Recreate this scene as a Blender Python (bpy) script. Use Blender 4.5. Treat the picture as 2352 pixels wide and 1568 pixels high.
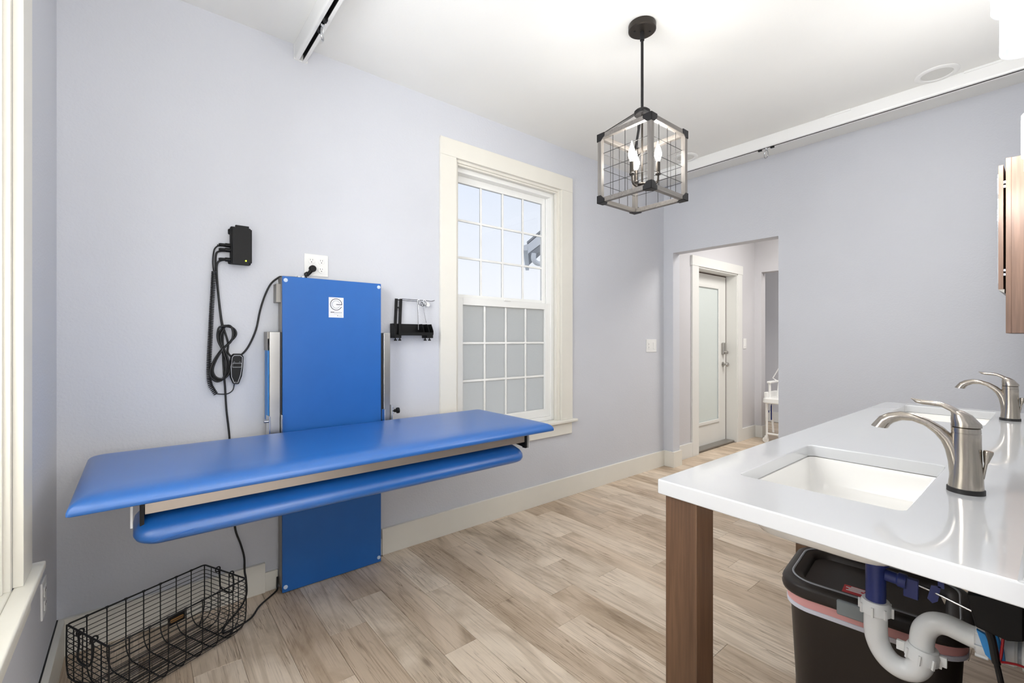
import bpy, bmesh, math, random
from mathutils import Vector, Matrix
random.seed(7)
for o in list(bpy.data.objects): bpy.data.objects.remove(o)
SC = bpy.context.scene
COL = SC.collection
PI = math.pi

# ------------------------------------------------------------ camera, world, lights, exposure
YAW = math.radians(50.44); FPX = 1040.0; CAMH = 1.22; CY = 780.0
cam_d = bpy.data.cameras.new('camera'); cam = bpy.data.objects.new('camera', cam_d); COL.objects.link(cam)
cam.location = (0, 0, CAMH); cam.rotation_euler = (PI/2, 0, YAW - PI/2)
cam_d.sensor_width = 36; cam_d.sensor_fit = 'HORIZONTAL'; cam_d.lens = 36*FPX/2352
cam_d.shift_y = -(784-CY)/2352; cam_d.clip_start = .02
SC.camera = cam
SC.view_settings.view_transform = 'Standard'; SC.view_settings.look = 'None'
SC.view_settings.gamma = 1.0; SC.view_settings.use_curve_mapping = False
SC.view_settings.exposure = 0.06

def lin(c):
    return tuple((v/255/12.92 if v/255 <= .04045 else ((v/255+.055)/1.055)**2.4) for v in c)

world = bpy.data.worlds.new('world'); SC.world = world; world.use_nodes = True
wn = world.node_tree; wn.nodes.clear()
wo = wn.nodes.new('ShaderNodeOutputWorld'); wb = wn.nodes.new('ShaderNodeBackground')
tc = wn.nodes.new('ShaderNodeTexCoord'); sx = wn.nodes.new('ShaderNodeSeparateXYZ'); rp = wn.nodes.new('ShaderNodeValToRGB')
wn.links.new(tc.outputs['Generated'], sx.inputs[0]); wn.links.new(sx.outputs['Z'], rp.inputs[0])
rp.color_ramp.elements[0].position = 0.0; rp.color_ramp.elements[0].color = (.97, .98, 1, 1)
rp.color_ramp.elements[1].position = 0.55; rp.color_ramp.elements[1].color = (*lin((206, 222, 247)), 1)
wn.links.new(rp.outputs[0], wb.inputs['Color']); wb.inputs['Strength'].default_value = 1.02
wn.links.new(wb.outputs[0], wo.inputs[0])

def lamp(name, kind, loc, energy, color=(1, 1, 1), size=.2, size_y=None, rot=(0, 0, 0), spread=None):
    d = bpy.data.lights.new(name, kind); d.energy = energy; d.color = color
    if kind == 'AREA':
        d.size = size
        if size_y: d.shape = 'RECTANGLE'; d.size_y = size_y
        if spread: d.spread = spread
    else:
        d.shadow_soft_size = size
    o = bpy.data.objects.new(name, d); COL.objects.link(o); o.location = loc; o.rotation_euler = rot
    return o
# added fill from behind the camera; no window is built there
lamp('rear_fill_light', 'AREA', (1.1, -2.95, 1.3), 34, (.96, .98, 1), 3.4, 2.1, (PI/2, 0, 0))
# added fill behind the camera, aimed up to brighten the ceiling
lamp('ceiling_fill_light', 'AREA', (.1, -.9, 1.15), 52, (1, .99, .97), .9, .9, (math.radians(152), 0, math.radians(-62)))
# daylight reaching the left window from outside
lamp('left_window_daylight', 'AREA', (-.75, 1.1, 1.75), 80, (.96, .98, 1), 1.5, 1.4, (0, -PI/2, 0), math.radians(135))
# added ceiling fill over the unseen room behind the camera, without fixtures
for i, (x, y) in enumerate([(.9, -1.2), (2.6, -1.4)]):
    lamp('rear_ceiling_fill', 'AREA', (x, y, 2.69), (20, 20)[i], (1, .98, .95), .12)
# pendant candles, vanity shades
for x, y, z in [(1.775, 1.25, 2.1), (1.90, 1.30, 2.1), (1.86, 1.19, 2.1)]:
    lamp('candle_lamp', 'POINT', (x, y, z), 2.8, (1, .96, .9), .03)
for x in (1.082, 1.28, 1.478, 2.362, 2.56, 2.758):
    lamp('vanity_lamp', 'POINT', (x, .17, 2.02), .25 if x < 2 else 2.4, (1, .98, .95), .06)
    lamp('vanity_lamp', 'POINT', (x, .15, 1.82), .9 if x < 2 else (4.0 if x < 2.7 else .6), (1, .98, .95), .05)
lamp('hall_fill_light', 'AREA', (5.0, 1.2, 2.66), 40, (1, .97, .93), .9)  # added fill to brighten the hall, no fixture built
lamp('far_room_fill_light', 'AREA', (6.7, 1.6, 2.65), 10, (1, .95, .9), .6)  # added fill for the room beyond the hall, source unseen

def at(px, py, X=None, Y=None, Z=None):
    """turn a point of the photograph into a point on a known plane of the room"""
    u = (px-1176)/FPX; a = YAW
    r = (math.cos(a)+u*math.sin(a), math.sin(a)-u*math.cos(a), (CY-py)/FPX)
    d = X/r[0] if X is not None else Y/r[1] if Y is not None else (Z-CAMH)/r[2]
    return Vector((d*r[0], d*r[1], CAMH+d*r[2]))

# ------------------------------------------------------------ materials
class NT:
    def __init__(s, name):
        s.m = bpy.data.materials.new(name); s.m.use_nodes = True; s.t = s.m.node_tree
        s.b = s.t.nodes['Principled BSDF']; s.out = s.t.nodes['Material Output']
    def n(s, typ, **k):
        q = s.t.nodes.new(typ)
        for a, v in k.items(): setattr(q, a, v)
        return q
    def l(s, a, b): s.t.links.new(a, b)
    def coords(s, scale=(1, 1, 1), rnd=False, obj=True, rot=(0, 0, 0)):
        mp = s.n('ShaderNodeMapping'); mp.inputs['Scale'].default_value = scale; mp.inputs['Rotation'].default_value = rot
        if obj: src = s.n('ShaderNodeTexCoord').outputs['Object']
        else: src = s.n('ShaderNodeNewGeometry').outputs['Position']
        if rnd:
            oi = s.n('ShaderNodeObjectInfo'); mu = s.n('ShaderNodeVectorMath', operation='ADD')
            sc = s.n('ShaderNodeMath', operation='MULTIPLY'); sc.inputs[1].default_value = 37.0
            s.l(oi.outputs['Random'], sc.inputs[0]); s.l(src, mu.inputs[0]); s.l(sc.outputs[0], mu.inputs[1]); src = mu.outputs[0]
        s.l(src, mp.inputs[0]); return mp.outputs[0]
    def noise(s, vec, scale=5, detail=3, rough=.5, dist=0):
        q = s.n('ShaderNodeTexNoise'); q.inputs['Scale'].default_value = scale; q.inputs['Detail'].default_value = detail
        q.inputs['Roughness'].default_value = rough; q.inputs['Distortion'].default_value = dist; s.l(vec, q.inputs['Vector']); return q.outputs['Fac']
    def ramp(s, fac, stops):
        q = s.n('ShaderNodeValToRGB'); e = q.color_ramp.elements
        while len(e) < len(stops): e.new(.5)
        for k, (p, c) in enumerate(stops): e[k].position = p; e[k].color = (*c, 1) if len(c) == 3 else c
        s.l(fac, q.inputs[0]); return q.outputs[0]
    def mix(s, fac, a, b, mode='MIX'):
        q = s.n('ShaderNodeMix', data_type='RGBA', blend_type=mode)
        for sock, v in ((q.inputs[0], fac), (q.inputs[6], a), (q.inputs[7], b)):
            if isinstance(v, (int, float)): sock.default_value = v
            elif isinstance(v, tuple): sock.default_value = (*v, 1) if len(v) == 3 else v
            else: s.l(v, sock)
        return q.outputs[2]
    def bump(s, h, strength=.2, dist=.002):
        q = s.n('ShaderNodeBump'); q.inputs['Strength'].default_value = strength; q.inputs['Distance'].default_value = dist
        s.l(h, q.inputs['Height']); s.l(q.outputs[0], s.b.inputs['Normal'])
def setb(b, **k):
    for a, v in k.items(): b.inputs[a.replace('_', ' ')].default_value = v

def simple(name, rgb, rough=.5, metal=0, bump=0, bscale=300, spec=.5, coat=0, var=0, emit=None, estr=0):
    q = NT(name); b = q.b
    b.inputs['Base Color'].default_value = (*lin(rgb), 1); b.inputs['Roughness'].default_value = rough
    b.inputs['Metallic'].default_value = metal; b.inputs['Specular IOR Level'].default_value = spec; b.inputs['Coat Weight'].default_value = coat
    v = None
    if var:
        v = q.coords((1, 1, 1)); f = q.noise(v, 9, 4)
        dk = tuple(x*(1-var) for x in lin(rgb)); q.l(q.ramp(f, [(.3, dk), (.7, lin(rgb))]), b.inputs['Base Color'])
    if bump:
        v = q.coords((1, 1, 1)); q.bump(q.noise(v, bscale, 2), bump, .001)
    if emit: b.inputs['Emission Color'].default_value = (*lin(emit), 1); b.inputs['Emission Strength'].default_value = estr
    return q.m

def wall_mat(name, rgb, bs=.35):
    q = NT(name); v = q.coords(obj=False)
    f = q.noise(v, 1.3, 3); c = lin(rgb)
    q.l(q.ramp(f, [(.3, tuple(x*.975 for x in c)), (.7, tuple(min(1, x*1.015) for x in c))]), q.b.inputs['Base Color'])
    q.b.inputs['Roughness'].default_value = .62; q.b.inputs['Specular IOR Level'].default_value = .35
    n1 = q.noise(v, 95, 2, .5); r = q.ramp(n1, [(.42, (0, 0, 0)), (.62, (1, 1, 1))])
    q.bump(r, bs*.65, .0014); return q.m
M = {}
M['wall'] = wall_mat('wall_paint', (208, 210, 216))
M['hallwall'] = wall_mat('hall_paint', (206, 205, 208), .25)
M['ceil'] = wall_mat('ceiling_paint', (238, 238, 235), .12)
M['trim'] = simple('cream_trim_paint', (232, 229, 219), .38, bump=.03, bscale=60, var=.02)
M['whitetrim'] = simple('white_trim_paint', (226, 226, 222), .35)
M['vinyl'] = simple('white_vinyl_sash', (242, 242, 239), .3)
M['plate'] = simple('white_plastic', (236, 236, 234), .3)
M['dark'] = simple('dark_slot', (28, 26, 26), .5)
M['black'] = simple('black_plastic', (11, 11, 12), .5, spec=.3, bump=.05, bscale=500)
M['cord'] = simple('black_rubber_cord', (18, 18, 19), .5)
M['wire'] = simple('black_coated_wire', (20, 20, 21), .45)
M['chrome'] = simple('polished_metal', (205, 207, 210), .15, 1)
M['alu'] = simple('brushed_aluminium', (186, 184, 180), .34, 1, var=.1)
M['apron'] = simple('anodised_aluminium', (206, 196, 184), .42, .75, var=.05)
M['silver'] = simple('silver_edge_trim', (150, 146, 140), .4, .6)
M['screwcap'] = simple('pale_screw_cap', (206, 222, 240), .4)
M['bluepanel'] = simple('blue_laminate', (30, 101, 180), .42, bump=.12, bscale=260, var=.05)
M['bluestrip'] = simple('blue_edge_strip', (40, 130, 205), .4)
M['white'] = simple('white_powder_coat', (236, 236, 234), .3)
M['bronze'] = simple('dark_bronze', (62, 57, 52), .42, .7, var=.15)
M['blackiron'] = simple('black_iron', (34, 33, 34), .5, .5)
M['porcelain'] = simple('bowl_porcelain', (234, 232, 227), .12, coat=.4)
M['counter'] = simple('white_quartz', (206, 207, 208), .09, coat=.5, var=.012)
M['pipe'] = simple('white_pvc', (236, 238, 237), .25)
M['bluepipe'] = simple('navy_plastic', (46, 58, 120), .35)
M['bluelip'] = simple('bright_blue_plastic', (50, 150, 225), .4)
M['redwire'] = simple('red_insulation', (165, 25, 35), .35)
M['canbody'] = simple('black_bin_plastic', (40, 34, 31), .45, bump=.08, bscale=400)
M['greyclip'] = simple('grey_bin_latch', (138, 146, 149), .35)
M['greyline'] = simple('grey_seam', (150, 152, 156), .35)
M['bag'] = simple('pink_bag_film', (226, 166, 164), .35, bump=.3, bscale=40)
M['bagwhite'] = simple('white_bag_film', (222, 224, 236), .35)
M['redlabel'] = simple('red_label', (200, 30, 40), .4)
M['labelwhite'] = simple('white_label_ink', (235, 235, 238), .4)
M['labelblue'] = simple('blue_label_ink', (50, 70, 170), .4)
M['logodark'] = simple('charcoal_print', (70, 72, 78), .5)
M['logogrey'] = simple('grey_print', (165, 170, 176), .5)
M['tagwood'] = simple('wooden_tag', (170, 125, 70), .5, var=.2)
M['brown_edge'] = simple('brown_weatherstrip', (70, 48, 42), .5)
M['nickelknob'] = simple('satin_nickel_lock', (176, 174, 170), .3, .9)
M['eave'] = simple('painted_eave_boards', (232, 233, 235), .6)
M['eavedark'] = simple('eave_soffit', (150, 152, 155), .7)
M['ground'] = simple('outside_ground', (205, 205, 198), .9, var=.1)
M['bulb'] = simple('lit_candle_bulb', (255, 250, 240), .3, emit=(255, 248, 235), estr=14)
M['led'] = simple('yellow_green_led', (200, 230, 60), .3, emit=(220, 255, 60), estr=2.2)
M['mirror'] = simple('mirror_glass', (230, 232, 234), .03, 1)
M['speakergrille'] = simple('light_lens', (216, 216, 212), .6, bump=.3, bscale=600)

def blue_vinyl():
    q = NT('blue_upholstery_vinyl'); b = q.b; v = q.coords(obj=False)
    b.inputs['Base Color'].default_value = (*lin((22, 100, 182)), 1); b.inputs['Roughness'].default_value = .36
    b.inputs['Specular IOR Level'].default_value = .7; b.inputs['Coat Weight'].default_value = .55; b.inputs['Coat Roughness'].default_value = .34; b.inputs['Coat IOR'].default_value = 1.65
    vo = q.n('ShaderNodeTexVoronoi'); vo.inputs['Scale'].default_value = 420; q.l(v, vo.inputs['Vector'])
    n = q.noise(v, 7, 2)
    a = q.n('ShaderNodeMath', operation='MULTIPLY_ADD'); q.l(n, a.inputs[0]); a.inputs[1].default_value = 3.0; q.l(vo.outputs['Distance'], a.inputs[2])
    q.bump(a.outputs[0], .12, .0007); return q.m
M['vinylblue'] = blue_vinyl()

def brushed(name, rgb, rough=.27):
    q = NT(name); b = q.b; v = q.coords((260, 260, 9))
    f = q.noise(v, 1, 3)
    q.l(q.ramp(f, [(.3, tuple(x*.82 for x in lin(rgb))), (.7, lin(rgb))]), b.inputs['Base Color'])
    b.inputs['Metallic'].default_value = 1; b.inputs['Roughness'].default_value = rough; q.bump(f, .06, .0004); return q.m
M['nickel'] = brushed('brushed_nickel', (178, 170, 160), .22)

def wood(name, c1, c2, axis='Z', rough=.45, fine=1.0):
    q = NT(name)
    s = {'Z': (34, 34, 1.6), 'Y': (34, 1.6, 34), 'X': (1.6, 34, 34)}[axis]
    v = q.coords(s); v2 = q.coords(tuple(k*5*fine for k in s)); v3 = q.coords((4, 4, 4))
    a = q.ramp(q.noise(v, 1, 4, .6, .6), [(.1, lin(c1)), (.9, lin(c2))])
    g = q.ramp(q.noise(v2, 1, 2), [(.35, (.72, .72, .72)), (.6, (1, 1, 1))])
    c = q.mix(.8, a, g, 'MULTIPLY'); c = q.mix(.25, c, q.ramp(q.noise(v3, 1, 3), [(.3, (.75, .72, .7)), (.7, (1.0, 1.0, 1.0))]), 'MULTIPLY')
    q.l(c, q.b.inputs['Base Color']); q.b.inputs['Roughness'].default_value = rough; q.bump(q.noise(v2, 1, 2), .12, .0006); return q.m
M['legwood'] = wood('stained_post_wood', (78, 54, 38), (118, 88, 64))
M['cabwood'] = wood('cabinet_wood', (104, 78, 62), (136, 106, 88), fine=.6)
M['greywood'] = wood('weathered_grey_wood', (88, 84, 80), (136, 131, 126), fine=.7)
M['greywoodX'] = wood('weathered_grey_wood_side', (88, 84, 80), (136, 131, 126), 'X', fine=.7)

M['darkwood'] = wood('dark_stained_panel', (44, 32, 26), (70, 52, 42))
def plank_mat():
    q = NT('whitewashed_oak_plank'); b = q.b
    P1 = q.coords((4.2, 1.5, 1), True, False); oi = q.n('ShaderNodeObjectInfo')
    tone = q.ramp(oi.outputs['Random'], [(0, lin((198, 179, 157))), (.35, lin((217, 199, 178))), (.65, lin((229, 214, 195))), (1, lin((206, 190, 171)))])
    # broad smoky patches
    cl = q.ramp(q.noise(P1, 1.1, 5, .62, .8), [(.36, (1.12, 1.12, 1.12)), (.49, (.98, .97, .96)), (.60, (.78, .74, .69)), (.72, (.50, .46, .41))])
    c = q.mix(.8, tone, cl, 'MULTIPLY')
    # cathedral figure
    P2 = q.coords((6.5, .55, 1), True, False)
    n2 = q.noise(P2, 1.0, 2, .5, .4)
    m = q.n('ShaderNodeMath', operation='MULTIPLY'); m.inputs[1].default_value = 34; q.l(n2, m.inputs[0])
    sn = q.n('ShaderNodeMath', operation='SINE'); q.l(m.outputs[0], sn.inputs[0])
    fig = q.ramp(sn.outputs[0], [(.0, (1, 1, 1)), (.72, (1, 1, 1)), (1, (.70, .66, .61))])
    c = q.mix(.6, c, fig, 'MULTIPLY')
    # fine straight grain
    P3 = q.coords((210, 5, 1), True, False)
    g3 = q.noise(P3, 1, 3, .6, .2)
    gr = q.ramp(g3, [(.30, (.55, .51, .47)), (.44, (.95, .94, .93)), (.6, (1.0, 1.0, 1.0)), (.75, (1.12, 1.12, 1.12))])
    c = q.mix(.6, c, gr, 'MULTIPLY')
    # dark cracks
    P4 = q.coords((42, 1.3, 1), True, False)
    g4 = q.noise(P4, 1, 4, .55, .9)
    cr = q.ramp(g4, [(.48, (1, 1, 1)), (.5, (.5, .45, .4)), (.52, (1, 1, 1))])
    P5 = q.coords((3, 2, 1), True, False)
    mask = q.ramp(q.noise(P5, 1.3, 2), [(.42, (0, 0, 0)), (.55, (.9, .9, .9))])
    c = q.mix(mask, c, q.mix(1.0, c, cr, 'MULTIPLY'))
    # knots
    vo = q.n('ShaderNodeTexVoronoi'); vo.inputs['Scale'].default_value = 1; q.l(q.coords((5.5, 1.5, 1), True, False), vo.inputs['Vector'])
    kn = q.ramp(vo.outputs['Distance'], [(.03, (.40, .36, .33)), (.065, (.8, .78, .75)), (.1, (1, 1, 1))])
    c = q.mix(.75, c, kn, 'MULTIPLY')
    q.l(c, b.inputs['Base Color']); b.inputs['Specular IOR Level'].default_value = .35
    q.l(q.ramp(q.noise(P1, 2, 3), [(.3, (.40,)*3), (.7, (.55,)*3)]), b.inputs['Roughness'])
    q.bump(g3, .18, .0006); return q.m
M['plank'] = plank_mat()

def clear_glass():
    q = NT('clear_window_glass'); t = q.n('ShaderNodeBsdfTransparent'); g = q.n('ShaderNodeBsdfGlossy'); g.inputs['Roughness'].default_value = .02
    fr = q.n('ShaderNodeFresnel'); fr.inputs['IOR'].default_value = 1.3; mx = q.n('ShaderNodeMixShader')
    q.l(fr.outputs[0], mx.inputs[0]); q.l(t.outputs[0], mx.inputs[1]); q.l(g.outputs[0], mx.inputs[2]); q.l(mx.outputs[0], q.out.inputs['Surface'])
    q.m.use_screen_refraction = False; return q.m
M['glass'] = clear_glass()
def frosted(name, rgb, trans):
    q = NT(name); v = q.coords(obj=False); tr = q.n('ShaderNodeBsdfTranslucent'); tr.inputs['Color'].default_value = (*lin(rgb), 1)
    q.b.inputs['Base Color'].default_value = (*lin(rgb), 1); q.b.inputs['Roughness'].default_value = .35
    n = q.noise(v, 130, 2); bp = q.n('ShaderNodeBump'); bp.inputs['Strength'].default_value = .5; bp.inputs['Distance'].default_value = .002
    q.l(n, bp.inputs['Height']); q.l(bp.outputs[0], q.b.inputs['Normal']); q.l(bp.outputs[0], tr.inputs['Normal'])
    mx = q.n('ShaderNodeMixShader'); mx.inputs[0].default_value = trans
    q.l(q.b.outputs[0], mx.inputs[1]); q.l(tr.outputs[0], mx.inputs[2]); q.l(mx.outputs[0], q.out.inputs['Surface']); return q.m
M['frost'] = frosted('frosted_window_glass', (238, 236, 231), .88)
M['doorfrost'] = frosted('frosted_door_glass', (222, 230, 227), .1)
def seeded():
    q = NT('seeded_glass_shade'); b = q.b
    vo = q.n('ShaderNodeTexVoronoi'); vo.inputs['Scale'].default_value = 260; q.l(q.coords((1, 1, .7)), vo.inputs['Vector'])
    f = q.ramp(vo.outputs['Distance'], [(.10, (1, 1, 1)), (.24, (.52, .54, .57))])
    q.l(f, b.inputs['Base Color']); b.inputs['Roughness'].default_value = .12
    q.l(f, b.inputs['Emission Color']); b.inputs['Emission Strength'].default_value = .55
    tp = q.n('ShaderNodeBsdfTransparent'); mx = q.n('ShaderNodeMixShader'); mx.inputs[0].default_value = .62
    q.l(tp.outputs[0], mx.inputs[1]); q.l(b.outputs[0], mx.inputs[2]); q.l(mx.outputs[0], q.out.inputs['Surface']); return q.m
M['seeded'] = seeded()

# ------------------------------------------------------------ mesh helpers
class MB:
    def __init__(s, xf=None): s.v = []; s.f = []; s.xf = xf
    def add(s, vs, fs):
        k = len(s.v)
        for p in vs:
            p = Vector(p); s.v.append(s.xf @ p if s.xf else p)
        s.f += [tuple(i+k for i in f) for f in fs]; return s
    def box(s, x0, x1, y0, y1, z0, z1):
        return s.add([(x0, y0, z0), (x1, y0, z0), (x1, y1, z0), (x0, y1, z0), (x0, y0, z1), (x1, y0, z1), (x1, y1, z1), (x0, y1, z1)],
                     [(3, 2, 1, 0), (4, 5, 6, 7), (0, 1, 5, 4), (1, 2, 6, 5), (2, 3, 7, 6), (3, 0, 4, 7)])
    def loft(s, rings, cap0=True, cap1=True):
        n = len(rings[0]); vs = [p for r in rings for p in r]; fs = []
        for k in range(len(rings)-1):
            for i in range(n):
                j = (i+1) % n; fs.append((k*n+i, k*n+j, (k+1)*n+j, (k+1)*n+i))
        if cap0: fs.append(tuple(reversed(range(n))))
        if cap1: fs.append(tuple(range((len(rings)-1)*n, len(rings)*n)))
        return s.add(vs, fs)
    def prism(s, poly, off):
        off = Vector(off); return s.loft([[Vector(p) for p in poly], [Vector(p)+off for p in poly]])
    def tube(s, pts, r, n=8, closed=False, cap=True):
        pts = [Vector(p) for p in pts]; N = len(pts)
        rr = r if isinstance(r, (list, tuple)) else [r]*N
        tans = []
        for i in range(N):
            a = pts[(i-1) % N] if (closed or i > 0) else pts[i]; b = pts[(i+1) % N] if (closed or i < N-1) else pts[i]
            t = (b-a); tans.append(t.normalized() if t.length > 1e-9 else Vector((0, 0, 1)))
        up = Vector((0, 0, 1)) if abs(tans[0].z) < .9 else Vector((1, 0, 0))
        nrm = (up - tans[0]*up.dot(tans[0])).normalized(); rings = []
        for i in range(N):
            t = tans[i]; nrm = nrm - t*nrm.dot(t)
            if nrm.length < 1e-6: nrm = t.orthogonal()
            nrm.normalize(); bn = t.cross(nrm)
            rings.append([pts[i]+(nrm*math.cos(2*PI*k/n)+bn*math.sin(2*PI*k/n))*rr[i] for k in range(n)])
        if closed: rings.append(rings[0]); cap = False
        return s.loft(rings, cap, cap)
    def lathe(s, prof, c, axis=(0, 0, 1), n=24, cap=True):
        ax = Vector(axis).normalized(); q = Vector((0, 0, 1)).rotation_difference(ax); c = Vector(c)
        rings = [[c+q @ Vector((r*math.cos(2*PI*k/n), r*math.sin(2*PI*k/n), h)) for k in range(n)] for r, h in prof]
        return s.loft(rings, cap, cap)
WO = {}
def obj(name, mb, mat, parent=None, smooth=False, bevel=0, seg=2, label=None, kind=None, angle=35):
    vs = mb.v; lo = Vector([min(p[i] for p in vs) for i in range(3)]); hi = Vector([max(p[i] for p in vs) for i in range(3)])
    c = (lo+hi)/2
    if parent is None: c.z = lo.z
    me = bpy.data.meshes.new(name); me.from_pydata([p-c for p in vs], [], mb.f); me.validate()
    bm = bmesh.new(); bm.from_mesh(me); bmesh.ops.recalc_face_normals(bm, faces=bm.faces)
    if smooth:
        for f in bm.faces: f.smooth = True
        lim = math.radians(angle)
        for e in bm.edges:
            if len(e.link_faces) == 2 and e.calc_face_angle(0) > lim: e.smooth = False
    bm.to_mesh(me); bm.free()
    me.materials.append(M[mat]); o = bpy.data.objects.new(name, me); COL.objects.link(o)
    base = WO[parent.name] if parent else Vector((0, 0, 0)); o.location = c-base; WO[o.name] = c
    if parent: o.parent = parent
    if bevel:
        b = o.modifiers.new('bevel', 'BEVEL'); b.width = bevel; b.segments = seg; b.limit_method = 'ANGLE'; b.angle_limit = math.radians(40)
        b.harden_normals = False
        for f in me.polygons: f.use_smooth = True
        if not smooth:
            for e in me.edges: pass
            w = o.modifiers.new('wn', 'WEIGHTED_NORMAL'); w.keep_sharp = False
    if label: o['label'] = label
    if kind: o['kind'] = kind
    return o
def pieces(name, mb, mat, parent=None, **k):
    n = len(mb.v); p = list(range(n))
    def fi(i):
        while p[i] != i: p[i] = p[p[i]]; i = p[i]
        return i
    for f in mb.f:
        for v in f[1:]:
            a, c = fi(f[0]), fi(v)
            if a != c: p[a] = c
    groups = {}
    for f in mb.f: groups.setdefault(fi(f[0]), []).append(f)
    out = []
    for fs in groups.values():
        ids = sorted({v for f in fs for v in f}); mp = {v: i for i, v in enumerate(ids)}; m2 = MB(); m2.v = [mb.v[i] for i in ids]; m2.f = [tuple(mp[v] for v in f) for f in fs]
        out.append(obj(name, m2, mat, parent, **k))
    return out
def root(name, loc, label, cat=None, group=None, kind=None):
    o = bpy.data.objects.new(name, None); COL.objects.link(o); o.location = loc; WO[o.name] = Vector(loc); o.empty_display_size = .05
    if label: o['label'] = label
    if cat: o['category'] = cat
    if group: o['group'] = group
    if kind: o['kind'] = kind
    return o
def tag(o, label, cat, group=None):
    o['label'] = label; o['category'] = cat
    if group: o['group'] = group
    return o
def dup(r, delta, label=None):
    delta = Vector(delta)
    c = r.copy(); COL.objects.link(c); c.location = r.location+delta; WO[c.name] = WO[r.name]+delta
    if label: c['label'] = label
    for ch in list(r.children):
        d = ch.copy(); COL.objects.link(d); d.parent = c
        for g in list(ch.children):
            e = g.copy(); COL.objects.link(e); e.parent = d
    return c
def spline(pts, sub=6):
    pts = [Vector(p) for p in pts]; out = []
    for i in range(len(pts)-1):
        p0 = pts[max(i-1, 0)]; p1 = pts[i]; p2 = pts[i+1]; p3 = pts[min(i+2, len(pts)-1)]
        for k in range(sub):
            t = k/sub
            out.append(.5*((2*p1)+(-p0+p2)*t+(2*p0-5*p1+4*p2-p3)*t*t+(-p0+3*p1-3*p2+p3)*t**3))
    out.append(pts[-1]); return out
def rrect(cx, cy, hx, hy, r, z, n=6, ang=0):
    out = []
    for q, (sx_, sy_) in enumerate([(1, 1), (-1, 1), (-1, -1), (1, -1)]):
        for k in range(n+1):
            a = PI/2*q + PI/2*k/n
            x = sx_*(hx-r)+r*math.cos(a); y = sy_*(hy-r)+r*math.sin(a)
            out.append(Vector((cx+x*math.cos(ang)-y*math.sin(ang), cy+x*math.sin(ang)+y*math.cos(ang), z)))
    return out
def hole_slab(outer, holes, z0, z1):
    bm = bmesh.new()
    for z in (z0, z1):
        es = []
        for loop in [outer]+holes:
            vs = [bm.verts.new((p[0], p[1], z)) for p in loop]
            es += [bm.edges.new((vs[i], vs[(i+1) % len(vs)])) for i in range(len(vs))]
        bmesh.ops.triangle_fill(bm, edges=es, use_beauty=True)
    bm.verts.ensure_lookup_table(); k = 0; n = sum(len(l) for l in [outer]+holes)
    for loop in [outer]+holes:
        m = len(loop)
        for i in range(m):
            j = (i+1) % m
            bm.faces.new([bm.verts[k+i], bm.verts[k+j], bm.verts[k+j+n], bm.verts[k+i+n]])
        k += m
    mb = MB(); bm.verts.index_update()
    mb.add([v.co.copy() for v in bm.verts], [tuple(v.index for v in f.verts) for f in bm.faces]); bm.free(); return mb
def struct(name, mb, mat, **k): return obj(name, mb, mat, None, kind='structure', **k)

# ------------------------------------------------------------ the room
CEIL = 2.71; WX = 3.95; WY = 2.46; WC = -.2415; WD = -.03; T = .115
# back wall with window opening
wx0, wx1, wz0, wz1 = 1.56, 2.515, .577, 2.375
b = MB()
b.box(WC-.15, wx0, WY, WY+.2, -.02, CEIL+.05).box(wx1, WX+T, WY, WY+.2, -.02, CEIL+.05)
b.box(wx0, wx1, WY, WY+.2, -.02, wz0).box(wx0, wx1, WY, WY+.2, wz1, CEIL+.05)
struct('wall_back', b, 'wall')
# left wall with window opening (room continues behind the camera)
ly0, ly1 = .71, 1.661
b = MB()
b.box(WC-.15, WC, -3.1, ly0, -.02, CEIL+.05).box(WC-.15, WC, ly1, WY, -.02, CEIL+.05)
b.box(WC-.15, WC, ly0, ly1, -.02, .577).box(WC-.15, WC, ly0, ly1, 2.375, CEIL+.05)
struct('wall_left', b, 'wall')
# right wall with cased opening to the hall
oy0, oy1, oz = 1.435, 2.36, 2.05
b = MB()
b.box(WX, WX+T, -3.1, oy0, -.02, CEIL+.05).box(WX, WX+T, oy1, WY, -.02, CEIL+.05).box(WX, WX+T, oy0, oy1, oz, CEIL+.05)
struct('wall_right', b, 'wall')
struct('wall_vanity', MB().box(.80, WX, WD-.12, WD, -.02, CEIL+.05), 'wall')
struct('wall_rear', MB().box(WC-.15, WX+T, -3.25, -3.1, -.02, CEIL+.05), 'wall')
struct('ceiling', MB().box(WC-.15, WX+T, -3.25, WY+.2, CEIL, CEIL+.12), 'ceil')
# hall beyond the opening
hdx0, hdx1, hdz = 4.60, 5.50, 1.985
b = MB(); b.box(WX+T, hdx0-.021, WY, WY+.17, -.02, CEIL).box(hdx1+.021, 6.16, WY, WY+.17, -.02, CEIL).box(hdx0-.021, hdx1+.021, WY, WY+.17, 2.001, CEIL)
struct('wall_hall_back', b, 'hallwall')
b = MB(); b.box(6.007, 6.12, 2.377, WY, -.02, CEIL).box(6.007, 6.12, 1.3, 2.377, 2.063, CEIL).box(6.007, 6.12, -.6, 1.3, -.02, CEIL)
struct('wall_hall_end', b, 'hallwall')
struct('wall_hall_front', MB().box(WX+T, 6.12, -.7, -.6, -.02, CEIL), 'hallwall')
b = MB(); b.box(7.3, 7.4, .6, 3.4, -.02, CEIL).box(6.12, 7.4, 3.3, 3.4, -.02, CEIL).box(6.12, 7.4, .5, .6, -.02, CEIL)
struct('wall_far_room', b, 'hallwall')
struct('ceiling_hall', MB().box(WX+T, 7.4, -.7, 3.4, CEIL, CEIL+.12), 'ceil')

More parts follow.
